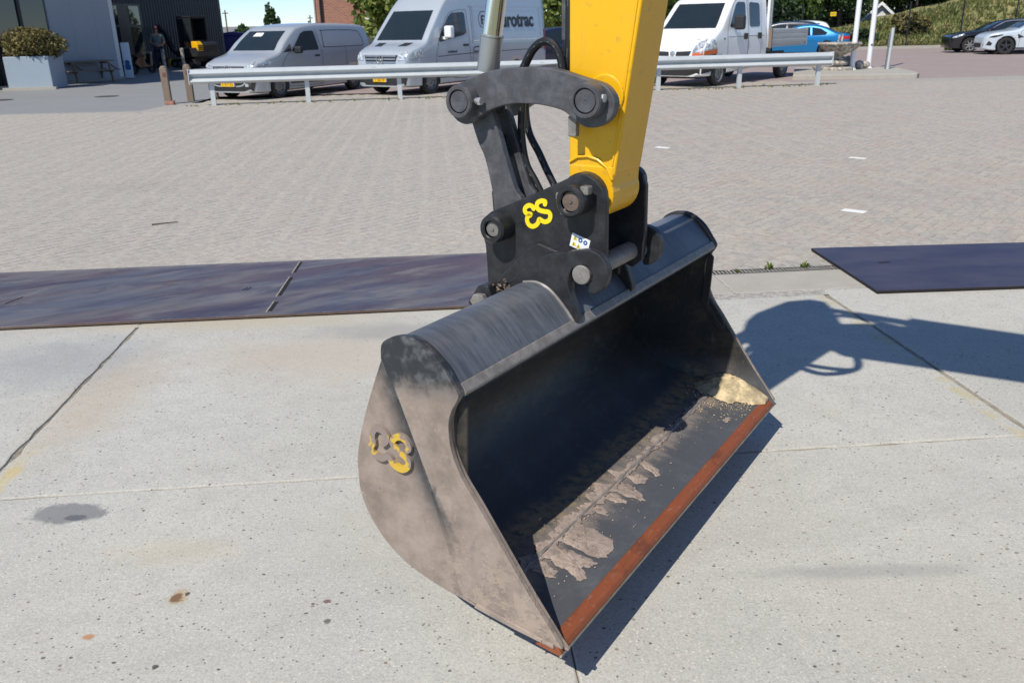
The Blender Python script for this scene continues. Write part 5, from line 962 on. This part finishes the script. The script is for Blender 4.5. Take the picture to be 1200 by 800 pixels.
# ================================================================== FENCE, BANK, TREES, HOUSES
def foliage(pts, size, rr, flat=.0):                       # one leaf-sized quad per point
    n = len(pts); a = rr.normal(size=(n, 3)); a /= np.linalg.norm(a, axis=1)[:, None]; c = rr.normal(size=(n, 3)); b = np.cross(a, c); b /= np.linalg.norm(b, axis=1)[:, None]
    s = size * rr.uniform(.6, 1.4, n)[:, None]; P = np.asarray(pts); V = np.stack([P - a * s - b * s * .55, P + a * s * .2 - b * s * .75, P + a * s * 1.2, P + a * s * .1 + b * s * .7], 1)
    return V.reshape(-1, 3), (np.arange(n) * 4)[:, None] + np.arange(4)[None], rr.random(n)
def crown_pts(n, rx, ry, z0, z1, rr, clumps=26, shape='round'):
    cz = (z0 + z1) / 2; hz = (z1 - z0) / 2; out = []; C_ = []
    for k in range(clumps):
        d = rr.normal(size=3); d /= np.linalg.norm(d); q = rr.uniform(.35, 1) ** .6
        if shape == 'column': d[2] *= 1.2
        C_.append((d * q * np.array([rx, ry, hz]) * .82 + np.array([0, 0, cz]), rr.uniform(.20, .40)))
    per = n // clumps
    for c, r_ in C_:
        d = rr.normal(size=(per, 3)); d /= np.linalg.norm(d, axis=1)[:, None]; out.append(c + d * (rr.uniform(.3, 1, per) ** .5)[:, None] * r_ * np.array([rx, ry, hz]))
    return np.concatenate(out)
def tree(name, label, at, h, rx, mat, n=2600, size=.13, trunk=.14, z0=.22, clumps=26, group=None, cat='tree', shape='round', ry=None, seed=None):
    rr = np.random.default_rng(seed if seed is not None else abs(hash(label)) % 9999 if False else sum(map(ord, label)))
    o = thing(name, label, cat, (at[0], at[1], at[2] if len(at) > 2 else -.15), 0, group)
    V, F, rn = foliage(crown_pts(n, rx, ry or rx, h * z0, h, rr, clumps, shape), size, rr); raw('crown', V, F, mat, o, rnd=rn)
    b = MB(); top = h * (z0 + .55 * (1 - z0)); b.tube([(0, 0, 0), (.03, .02, top * .4), (-.02, .03, top * .75), (.02, 0, top)], [trunk, trunk * .8, trunk * .55, trunk * .25], 8)
    for k in range(5):
        an = rr.uniform(0, 6.28); zb = top * rr.uniform(.45, .85); b.tube([(0, 0, zb), (rx * .3 * math.cos(an), rx * .3 * math.sin(an), zb + .12 * h), (rx * .6 * math.cos(an), rx * .6 * math.sin(an), zb + .22 * h)], [trunk * .45, trunk * .3, trunk * .12], 6)
    b.build('trunk', 'bark', o); return o
fx = [11.0, 14.1, 17.2, 20.3, 23.4, 26.5, 29.6, 32.7, 35.8]
fo = thing('wire_fence', 'dark green wire mesh fence along the foot of the grass bank', 'fence', (fx[0], 52.7, 0))
for x in fx: MB().cyl((x - fx[0], 0, -.1), (x - fx[0], 0, 2.55), .045, n=8).build('post', 'leafpost' if 'leafpost' in MT else 'frame_dark', fo)
for z in [.15 + .2 * k for k in range(12)]: MB().box(0, fx[-1] - fx[0], -.004, .004, z - .004, z + .004).build('wire', 'frame_dark', fo)
b = MB()
for k in range(int((fx[-1] - fx[0]) / .25)): x = k * .25; b.box(x - .003, x + .003, .005, .011, .1, 2.42)
tag(b.build('vertical_wires', 'frame_dark', fo), kind='stuff')
o = thing('fence_sign', 'small yellow sign hung on the wire fence above the blue coupe', 'sign', (18.95, 52.64, 1.95)); MB().box(-.17, .17, -.01, .004, -.11, .11).build('panel', 'np', o); MB().box(-.12, .12, -.013, -.0105, -.015, .015).build('print', 'letter', o)
o = thing('lamp_post', 'tall grey lamp post rising behind the black car', 'lamp post', (30.0, 51.2, 0)); MB().cyl((0, 0, 0), (.0, 0, 7.5), .13, .07, n=12).build('shaft', 'galv', o); MB().tube([(0, 0, 7.4), (-.3, 0, 7.7), (-1.0, 0, 7.8)], .04, 8).build('bracket', 'galv', o); MB().box(-1.5, -.95, -.12, .12, 7.72, 7.84).build('lantern', 'galv', o, bevel=.03)
greens = [(10.2, 57, 3.4, 2.2, 'leaf_d', 'low dark shrub just right of the white crew cab'), (13.4, 66, 4.1, 2.6, 'leaf', 'mid green tree behind the dark shed roof'), (17.0, 60, 4.4, 2.4, 'leaf_d', 'dark tree above the roof of the blue coupe'), (19.6, 63, 5.6, 2.6, 'leaf', 'broad green tree left of the first white pole'), (22.0, 70, 6.2, 3.0, 'leaf_y', 'light yellowish tree between the white poles'),
          (24.6, 67, 5.4, 2.4, 'leaf_d', 'dark tree behind the left white pole'), (30.6, 68, 6.0, 2.8, 'leaf', 'rounded green tree above the second fence post'), (33.8, 69, 6.4, 2.9, 'leaf_d', 'dark tree above the bonnet of the black car'), (37.2, 71, 7.0, 3.0, 'leaf_d', 'tall dark tree left of the lamp post'), (41.5, 73, 7.4, 3.2, 'leaf', 'green tree at the top right corner'), (45.0, 74, 7.6, 3.2, 'leaf_d', 'dark tree at the right end of the bank'), (40.2, 69, 4.2, 2.2, 'leaf_d', 'dark hedge tree on the crest behind the lamp post'), (15.4, 58.5, 2.9, 1.7, 'leaf_o', 'olive bush low behind the blue coupe')]
for X_, Y_, h, rx, m, lb in greens: tree('bank_tree', lb, (X_, Y_, bank_z(X_, Y_) - .1), h, rx, m, 3000, .16, .12, .04, 30, 'trees behind the fence')
for i, (X_, Y_, h, rx, m, lb) in enumerate(((21.6, 55.2, 1.1, 1.3, 'leaf_d', 'dark bush right behind the fence by the white gable'), (25.2, 56.6, 1.5, 1.2, 'leaf_o', 'olive bush on the bank near the second fence post'), (18.6, 55.0, 1.5, 1.2, 'leaf_o', 'dry olive bush behind the fence at the white poles'), (24.4, 48.2, .55, .75, 'leaf_y', 'small green weed clump in front of the black car'))):
    tree('bank_bush', lb, (X_, Y_, bank_z(X_, Y_) - .1), h, rx, m, 1500, .12, .04, .02, 18, 'bushes on the bank', 'bush')
rr = np.random.default_rng(21); P_ = []
for k in range(60):
    x = rr.uniform(8.5, 47); y = 71 + rr.uniform(-1, 1.5); hh = 3.0 + .05 * (x - 8) + rr.uniform(-.5, .9); m_ = 330; d = rr.normal(size=(m_, 3)); d /= np.linalg.norm(d, axis=1)[:, None]; q = (rr.uniform(.2, 1, m_) ** .5)[:, None] * d
    P_.append(np.array([x, y, hh / 2]) + q * np.array([1.5, .9, hh / 2 + .15]))
V, F, rn = foliage(np.concatenate(P_), .20, rr); hg = thing('hedge', 'tall dense green hedge closing the view behind the bank trees', 'hedge'); raw('leaves', V, F, 'leaf', hg, rnd=rn); MB().box(8, 47, 70.7, 71.9, -.15, 2.2).build('branches', 'bark', hg)
# houses far behind
def house(label, at, rz, w, l, hw, hr, wall, roof, chim=False):
    o = thing('house', label, 'house', at, rz); MB().prism([(-w / 2, 0), (w / 2, 0), (w / 2, hw), (0, hw + hr), (-w / 2, hw)], 0, l).build('wall', wall, o)
    rf = MB().prism([(-w / 2 - .3, hw - .2), (0, hw + hr + .05), (w / 2 + .3, hw - .2), (w / 2 + .3, hw - .02), (0, hw + hr + .25), (-w / 2 - .3, hw - .02)], -.3, l + .3).build('roof', roof, o)
    MB().prism([(-w / 2 - .32, hw - .22), (0, hw + hr + .03), (w / 2 + .32, hw - .22), (w / 2 + .32, hw), (0, hw + hr + .27), (-w / 2 - .32, hw)], -.36, -.305).build('verge_board', 'pole_white', rf)
    if chim: MB().box(-.3, .3, l * .3, l * .3 + .6, hw + hr * .6, hw + hr + 1.0).build('chimney', wall, rf)
    for x in (-w / 4, w / 4):
        f_ = MB().box(x - .45, x + .45, -.03, -.002, hw * .35, hw * .8).build('window', 'pole_white', o); MB().box(x - .38, x + .38, -.04, -.031, hw * .38, hw * .77).build('pane', 'bglass', f_)
    return o
house('small house with red roof and white gable behind the white poles', (28.3, 68.6, -.2), R(-24), 2.7, 2.0, 1.5, 1.25, 'house_white', 'roof_tile')
house('dark roofed shed behind the truck bed', (18.6, 61.5, -.2), R(-5), 2.6, 3.0, 1.5, .9, 'wall_grey', 'clad', True)
o = thing('brick_building', 'red brick building beyond the silver vans', 'building', (-9.1, 44, -.1), 0)
MB().box(0, 9.5, 0, 8, 0, 7.0).build('wall', 'redbrick', o); MB().box(-.3, 9.8, -.3, 8.3, 7.01, 7.3).build('roof', 'roof_grey', o); MB().box(-.06, -.001, -.05, .9, 0, 7.0).build('corner_trim', 'strip', o); MB().cyl((.28, -.09, 0), (.28, -.09, 7), .06, n=8).build('downpipe', 'frame_dark', o)
for x in (2.2, 6.0): f_ = MB().box(x, x + 1.3, -.03, -.002, .9, 2.3).build('window', 'pole_white', o); MB().box(x + .08, x + 1.22, -.045, -.031, .98, 2.22).build('pane', 'bglass', f_)
tree('garden_tree', 'bright green tree between the brick building and the tall silver van', (-5.3, 41, -.1), 5.2, 1.9, 'leaf_y', 3600, .13, .12, .22, 30)
tree('garden_tree', 'yellow-green tree above the dark estate car beside the arm', (1.9, 46, -.1), 6.2, 2.3, 'leaf_y', 3600, .14, .13, .10, 30)
tree('garden_tree', 'green tree peeping out between the arm and the white crew cab', (8.2, 52, -.1), 5.2, 2.0, 'leaf', 3000, .14, .13, .15, 30)
tree('poplar_tree', 'narrow dark poplar standing alone beyond the low silver van', (-30.6, 120, -.2), 5.0, 1.1, 'leaf_d', 2200, .18, .16, .08, 24, shape='column')
tree('field_tree', 'small round dark tree on the horizon near the utility poles', (-34.3, 118, -.2), 2.6, 1.2, 'leaf_d', 1600, .15, .12, .1, 20, 'small trees on the horizon')
tree('field_tree', 'low pale tree on the horizon next to the dark hall', (-45.5, 140, -.2), 2.7, 2.2, 'leaf', 1600, .17, .12, .1, 20, 'small trees on the horizon')
tree('field_tree', 'tiny tree on the horizon between the pale tree and the dark tree', (-40.6, 138, -.2), 2.5, 1.0, 'leaf', 1200, .15, .12, .1, 20, 'small trees on the horizon')
tree('field_tree', 'tiny tree on the horizon behind the roof of the low silver van', (-29.5, 138, -.2), 3.0, .5, 'leaf_d', 900, .12, .1, .1, 16, 'small trees on the horizon', shape='column')
o = thing('farm_shed', 'long low shed with weathered grey roof on the horizon', 'shed', (-52, 128, -.2)); MB().box(0, 24, 0, 8, 0, 1.1).build('wall', 'wall_grey', o); MB().prism([(-.3, 1.0), (8.3, 1.0), (4, 2.45)], -.3, 24.3, plane='yz').build('roof', 'roof_grey', o)
for i, (x, y, h, lb) in enumerate(((-33.0, 108, 4.2, 'nearest thin utility pole left of the low silver van'), (-25.2, 118, 3.6, 'utility pole behind the windscreen top of the low silver van'), (-21.0, 122, 3.5, 'utility pole just left of the brick building'))):
    o = thing('utility_pole', lb, 'utility pole', (x, y, -.2), 0, 'utility poles on the horizon'); MB().cyl((0, 0, 0), (0, 0, h), .10, .08, n=8).build('shaft', 'bark', o); MB().box(-.35, .35, -.05, .05, h - .4, h - .3).build('crossarm', 'bark', o)

# ================================================================== BUILDINGS ON THE LEFT
wd = Vector((.43, .903)).normalized(); P0 = Vector((-15.37, 35.91)); wl = 14.0; st = P0 - wd * wl
ob = thing('office_block', 'pale blue-grey clad office block in shade at the left edge', 'building', (st.x, st.y, 0), math.atan2(wd.y, wd.x))
# local x along the facade (towards the rear), -y = outward
MB().box(11.1, wl, 0, 6, 0, 5.6).build('wall', 'wall_grey', ob); MB().box(wl - .16, wl + .02, -.02, .12, 0, 5.6).build('corner_trim', 'house_white', ob); MB().box(0, 11.095, .35, 6, 0, 5.6).build('rear_wall', 'frame_dark', ob)
MB().box(6.6, wl + .5, -2.6, 6, 5.61, 5.95).build('shadow_canopy', 'wall_grey', ob); MB().box(11.1, wl + .0, -.10, -.003, 0, .10).build('plinth', 'strip', ob); MB().box(0, 11.08, -.1, .12, 0, .08).build('sill', 'strip', ob)  # overhang above the frame, added and sized to cast shade along the wall
for k in range(1, 3): MB().box(11.1 + k * 1.0 - .006, 11.1 + k * 1.0 + .006, -.004, -.0015, .1, 5.6).build('cladding_joint', 'planter', ob)
for k in range(10):
    x = .05 + k * 1.10; w_ = MB().box(x, x + .12, .0, .12, .1, 5.6).box(x + .121, x + 1.095, .02, .10, 1.05, 1.13).build('window_frame', 'frame_dark', ob)
    MB().box(x + .121, x + 1.095, .055, .065, 1.135, 5.6).build('window_pane', 'bglass', ob); MB().box(x + .121, x + 1.095, .055, .065, .1, 1.045).build('window_pane', 'bglass', ob)
A0, B0 = Vector((-18.7, 41.5)), Vector((-16.45, 53.2)); dd = (B0 - A0).normalized(); ln = (B0 - A0).length
oh = thing('dark_hall', 'dark corrugated steel hall behind the office block', 'building', (A0.x, A0.y, 0), math.atan2(dd.y, dd.x))
MB().box(-6, ln, .06, 14, 0, 7.0).build('wall', 'clad', oh); MB().box(-6.3, ln + .3, -.3, 14.3, 7.01, 7.25).build('roof', 'roof_grey', oh)
b = MB()
for k in range(int((ln + 6) / .25)): x = -6 + k * .25; b.prism([(x, .0595), (x + .05, 0), (x + .13, 0), (x + .18, .0595)], .05, 6.95, plane='xy')
tag(b.build('cladding_ribs', 'clad', oh), kind='stuff')
dr_ = MB().box(-.3, 3.7, -.05, .03, 0, 3.05).build('entrance', 'frame_dark', oh)
for x0, x1, z0 in ((-.2, .75, .08), (.95, 1.8, .08), (2.75, 3.55, .08)):
    MB().box(x0, x1, -.065, -.051, z0, 2.0).build('door_pane', 'bglass', dr_); MB().box(x0, x1, -.065, -.051, 2.1, 2.95).build('transom_pane', 'bglass', dr_)
MB().box(1.82, 1.86, -.12, -.07, .9, 1.3).build('door_handle', 'alloy', dr_)
for x, lb in ((1.55, 'small round wall lamp above the hall entrance'), (7.6, 'small round wall lamp above the mini excavator')):
    p = A0 + dd * x; o = thing('wall_lamp', lb, 'lamp', (p.x, p.y, 3.45), math.atan2(dd.y, dd.x), 'wall lamps on the dark hall'); MB().lathe([(0, .16), (.09, .15), (.11, .06), (.11, 0)], (0, 0, 0), (0, -1, 0), 14).build('lantern', 'rim_grey', o); MB().box(-.13, .13, -.02, .055, -.13, .13).build('back_plate', 'frame_dark', o)
# planter with bush
pl = thing('planter_box', 'large square blue-grey planter with a shrub in front of the office block', 'planter', (-16.22, 30.92, 0), R(7)); pl.scale = (.97, .97, .97)
MB().prism([(-.72, -.72), (.76, -.72), (.76, .72), (-.72, .72)], .0, 1.10, plane='xy').build('box', 'planter', pl, bevel=.02); MB().box(-.66, .70, -.66, .66, 1.101, 1.11).build('soil', 'bark', pl); MB().box(-.86, .90, -.90, -.725, -.05, .08).build('foot_slab', 'strip', pl)
rr = np.random.default_rng(4); c_ = crown_pts(9500, 1.10, 1.0, .88, 2.06, rr, 110); V, F, rn = foliage(c_, .042, rr); o = thing('planter_shrub', 'dry olive shrub growing in the square planter', 'shrub', (-16.10, 30.90, 0)); o.scale = (.97, .97, .97); raw('crown', V, F, 'leaf_o', o, rnd=rn)
b = MB()
for k in range(7): an = k * .9; b.tube([(0.1 * math.cos(an), .1 * math.sin(an), 1.1), (.3 * math.cos(an), .3 * math.sin(an), 1.5), (.7 * math.cos(an), .6 * math.sin(an), 1.95)], [.03, .02, .008], 6)
b.build('stems', 'bark', o)
# picnic table
pt = thing('picnic_table', 'grey wooden picnic table against the pale office wall', 'picnic table', (-15.95, 34.1, 0), math.atan2(wd.y, wd.x) - R(20))
for k in range(5): MB().box(-.95, .95, -.36 + k * .146, -.36 + k * .146 + .138, .74, .78).build('top_plank', 'wood', pt)
for sg in (-1, 1):
    for k in range(2): MB().box(-.95, .95, sg * .72 - .14 + k * .145, sg * .72 - .14 + k * .145 + .135, .43, .47).build('bench_plank', 'wood', pt)
for x in (-.65, .65):
    MB().box(x, x + .05, -.86, .86, .36, .43).build('bearer', 'wood', pt); MB().box(x, x + .05, -.40, .40, .67, .74).build('bearer', 'wood', pt)
    for sg in (-1, 1): MB().prism([(sg * .26, .74), (sg * .36, .74), (sg * .62, 0), (sg * .52, 0)], x + .051, x + .10, plane='yz').build('leg', 'wood', pt)
    MB().tube([(x + .02, -.3, .74), (x + .25, -.1, .60), (x + .5, 0, .44)], .03, 6).build('brace', 'wood', pt)
# banner, cones of the entrance
bn = thing('banner_stand', 'narrow white banner stand with blue print at the corner of the office block', 'banner', (-15.25, 36.25, 0), math.atan2(wd.y, wd.x) - R(62)); MB().box(-.16, .16, -.02, .02, .03, 1.38).build('panel', 'banner', bn); MB().box(-.18, .18, -.14, .14, 0, .029).build('foot', 'rim_grey', bn)
MB().lathe([(0, 0), (.10, 0), (.10, .002)], (.0, -.021, .62), (0, -1, 0), 16).build('print_disc', 'banner_blue', bn); MB().prism([(-.10, .34), (.10, .34), (.12, .54), (-.12, .54)], -.0225, -.0205).build('print_block', 'banner_blue', bn)
bx = thing('parked_moped', 'dark moped standing by the hall entrance behind the banner', 'moped', (-16.25, 40.2, 0), R(70))
for x in (-.55, .55): MB().lathe([(.16, -.05), (.25, -.05), (.28, 0), (.25, .05), (.16, .05)], (x, 0, .28), (0, 1, 0), 20).build('wheel', 'tyre', bx)
MB().prism([(-.6, .45), (-.35, .75), (.0, .72), (.12, .40), (.35, .36), (.42, .85), (.52, .86), (.5, .3), (-.3, .25)], -.13, .13).build('frame', 'black_paint', bx, bevel=.03); MB().box(-.55, .05, -.14, .14, .72, .82).build('saddle', 'rubber', bx, bevel=.03); MB().tube([(.40, -.32, 1.02), (.47, 0, .98), (.40, .32, 1.02)], .02, 6).build('handlebar', 'rim_grey', bx); MB().tube([(.55, 0, .28), (.47, 0, .98)], .03, 6).build('fork', 'rim_grey', bx); MB().box(.50, .58, -.09, .09, .78, .92).build('headlight', 'lamp', bx, bevel=.02)
# mini excavator in the shade
mx = thing('mini_excavator', 'small dark excavator with yellow rear cover parked in the shade of the hall', 'mini excavator', (-15.75, 45.6, 0), R(150))
for sg in (-1, 1):
    MB().prism([(-.95, .22), (-.80, .05), (.80, .05), (.95, .22), (.80, .45), (-.80, .45)], sg * .62 - .16, sg * .62 + .16).build('track', 'rubber', mx, bevel=.03)
    for x in (-.6, -.2, .2, .6): MB().cyl((x, sg * .62 - .18, .22), (x, sg * .62 + .18, .22), .10, n=12).build('roller', 'rim_grey', mx)
MB().box(-.5, .5, -.44, .44, .30, .52).build('undercarriage', 'coupler', mx); MB().prism([(-1.0, .55), (.55, .55), (.62, .80), (.1, .95), (-.95, 1.0), (-1.08, .80)], -.68, .68).build('house', 'coupler', mx, bevel=.03)
MB().prism([(-1.05, .82), (-.45, .82), (-.45, 1.22), (-.90, 1.25), (-1.05, 1.1)], -.66, .28).build('engine_cover', 'coupler', mx, bevel=.04); MB().prism([(-1.06, .80), (-.62, .80), (-.62, 1.28), (-.92, 1.28), (-1.06, 1.12)], .29, .66).build('side_cover', 'yellow', mx, bevel=.04)
for k in range(3): MB().box(-1.08, -1.062, .34, .60, .88 + k * .09, .92 + k * .09).build('cover_slot', 'slot', mx)
cb = MB().box(-.45, .58, -.64, .36, 2.38, 2.46).build('cab_roof', 'coupler', mx, bevel=.03)
for x in (-.43, .50):
    for y in (-.62, .30): MB().box(x, x + .07, y, y + .06, .9, 2.38).build('cab_post', 'coupler', mx)
MB().box(.565, .572, -.55, .29, 1.0, 2.35).build('cab_window', 'glass', mx); MB().box(-.35, .49, -.615, -.605, 1.25, 2.35).build('cab_window', 'glass', mx); MB().box(-.35, .49, .345, .352, 1.25, 2.35).build('cab_window', 'glass', mx); MB().box(-.36, .05, -.45, .2, .95, 1.35).build('seat', 'rubber', mx, bevel=.05)
MB().prism([(.62, .75), (.85, .95), (1.25, 1.75), (1.75, 2.05), (1.82, 1.90), (1.42, 1.62), (1.05, .85), (.80, .65)], .38, .58).build('boom', 'coupler', mx, bevel=.02); MB().prism([(1.70, 2.12), (1.90, 2.0), (1.98, 1.0), (1.88, .92)], .39, .57).build('stick', 'coupler', mx, bevel=.02)
MB().prism([(1.88, .95), (2.02, .98), (2.10, .60), (1.85, .30), (1.60, .42), (1.62, .55), (1.80, .55)], .25, .71).build('bucket', 'coupler', mx, bevel=.01); MB().cyl((1.0, .48, 1.0), (1.5, .48, 1.6), .05, n=10).build('boom_cylinder', 'chrome', mx); MB().prism([(.98, .1), (1.06, .1), (1.10, .45), (1.02, .45)], -.72, .72).build('dozer_blade', 'yellow', mx)
# blue bin beyond the hall
o = thing('waste_container', 'dark blue plastic waste container beside the far corner of the dark hall', 'container', (-16.6, 55.2, 0), R(10)); o.scale = (1.15, 1.15, 1.15); MB().prism([(-.55, .15), (.55, .15), (.68, 1.25), (-.68, 1.25)], -.5, .5).build('tub', 'bin_blue', o, bevel=.03); MB().prism([(-.72, 1.251), (.72, 1.251), (.62, 1.38), (0, 1.46), (-.62, 1.38)], -.56, .56).build('lid', 'bin_blue', o, bevel=.03)
for x in (-.4, .4):
    for y in (-.38, .38): MB().cyl((x, y - .04, .09), (x, y + .04, .09), .09, n=12).build('caster', 'rubber', o)
# low bollards at the entrance
for x, y, lb in ((-16.2, 42.6, 'short grey entrance post left of the standing man'), (-15.75, 43.9, 'short grey entrance post right of the standing man')): o = thing('entrance_post', lb, 'post', (x, y, 0), 0, 'entrance posts'); MB().cyl((0, 0, 0), (0, 0, .95), .085, n=14).build('shaft', 'stone', o); MB().lathe([(0, 1.0), (.06, .985), (.085, .95)], n=14).build('cap', 'stone', o)

# ------------------------------------------------------------------ the man by the door
def skin(name, V_, Ed, Rd, mat, parent, sub=2):
    me = bpy.data.meshes.new(name); me.from_pydata(V_, Ed, []); o = bpy.data.objects.new(name, me); COL.objects.link(o); o.parent = parent
    md = o.modifiers.new('skin', 'SKIN'); md.use_smooth_shade = True
    for i, r in enumerate(Rd): me.skin_vertices[0].data[i].radius = r if isinstance(r, tuple) else (r, r)
    me.skin_vertices[0].data[0].use_root = True
    s_ = o.modifiers.new('sub', 'SUBSURF'); s_.levels = sub; s_.render_levels = sub
    bpy.context.view_layer.update(); dg = bpy.context.evaluated_depsgraph_get(); m2 = bpy.data.meshes.new_from_object(o.evaluated_get(dg)); o.modifiers.clear(); m2.name = name; m2.materials.clear(); m2.materials.append(MT[mat]); o.data = m2; return o
man = thing('person', 'man in grey-green T-shirt, navy trousers and cap standing by the hall entrance', 'person', (-16.45, 42.8, 0), R(25)); man.scale = (1.12, 1.12, 1.12)
# faces local -y
BV = [(0, 0, .95), (0, .01, 1.12), (0, 0, 1.30), (0, 0, 1.45), (0, -.01, 1.52), (0, -.03, 1.60), (0, -.03, 1.72), (-.10, 0, .92), (-.12, -.03, .50), (-.12, .02, .08), (-.12, -.14, .04), (.10, 0, .92), (.12, .0, .50), (.13, .03, .08), (.14, -.13, .04),
      (-.20, 0, 1.43), (-.27, .02, 1.16), (-.14, -.20, 1.06), (-.02, -.24, 1.10), (.20, 0, 1.43), (.27, .02, 1.16), (.15, -.19, 1.02), (.03, -.24, 1.05)]
BE = [(0, 1), (1, 2), (2, 3), (3, 4), (4, 5), (5, 6), (0, 7), (7, 8), (8, 9), (9, 10), (0, 11), (11, 12), (12, 13), (13, 14), (3, 15), (15, 16), (16, 17), (17, 18), (3, 19), (19, 20), (20, 21), (21, 22)]
BR = [(.15, .11), (.14, .10), (.16, .11), (.13, .09), .055, (.075, .09), (.07, .085), .085, .06, .045, .04, .085, .06, .045, .04, .06, .045, .036, .03, .06, .045, .036, .03]
skin('body', BV, BE, BR, 'skin', man)
SV = [(0, 0, .90), (0, .01, 1.12), (0, 0, 1.30), (0, 0, 1.45), (-.20, 0, 1.43), (-.26, .015, 1.22), (.20, 0, 1.43), (.26, .015, 1.22)]
skin('shirt', SV, [(0, 1), (1, 2), (2, 3), (3, 4), (4, 5), (3, 6), (6, 7)], [(.185, .145), (.18, .135), (.19, .14), (.15, .11), .085, .075, .085, .075], 'shirt', man)
skin('trousers', [(0, 0, .95), (-.10, 0, .90), (-.12, -.03, .50), (-.12, .02, .09), (.10, 0, .90), (.12, 0, .50), (.13, .03, .09)], [(0, 1), (1, 2), (2, 3), (0, 4), (4, 5), (5, 6)], [(.16, .13), .105, .083, .07, .105, .083, .07], 'jeans', man)
for x, y in ((-.12, -.05), (.135, -.04)): MB().prism([(x - .05, y + .12), (x + .05, y + .12), (x + .055, y - .10), (x + .02, y - .16), (x - .03, y - .16), (x - .055, y - .10)], .0, .09, plane='xy').build('shoe', 'shoe', man, bevel=.03, segs=3)
hd = MB().lathe([(.095 * math.cos(R(a)), .11 * math.sin(R(a))) for a in range(8, 91, 12)], (0, -.025, 1.70), n=16).build('cap', 'cap', man); MB().prism([(-.075, -.10), (.075, -.10), (.06, -.19), (0, -.21), (-.06, -.19)], 1.705, 1.72, plane='xy').build('cap_peak', 'cap', man)
for sx in (-1, 1):
    MB().lathe([(0, -.018), (.012, -.006), (.012, .010), (0, .02)], (sx * .088, -.02, 1.66), n=8).build('ear', 'skin', man); MB().lathe([(0, .004), (.009, 0)], (sx * .03, -.118, 1.675), (0, -1, 0), 8).build('eye', 'frame_dark', man)
    for k in range(5): MB().tube([(-sx * .03 + sx * .01 * k, -.25, 1.07 - .012 * k), (-sx * .05 + sx * .012 * k, -.275, 1.05 - .012 * k), (-sx * .06, -.265, 1.03 - .012 * k)], .009, 6).build('finger', 'skin', man)
MB().prism([(-.012, 1.64), (.012, 1.64), (.006, 1.675), (-.006, 1.675)], -.14, -.11).build('nose', 'skin', man, bevel=.005); MB().box(-.025, .025, -.121, -.112, 1.608, 1.616).build('mouth', 'cap', man)
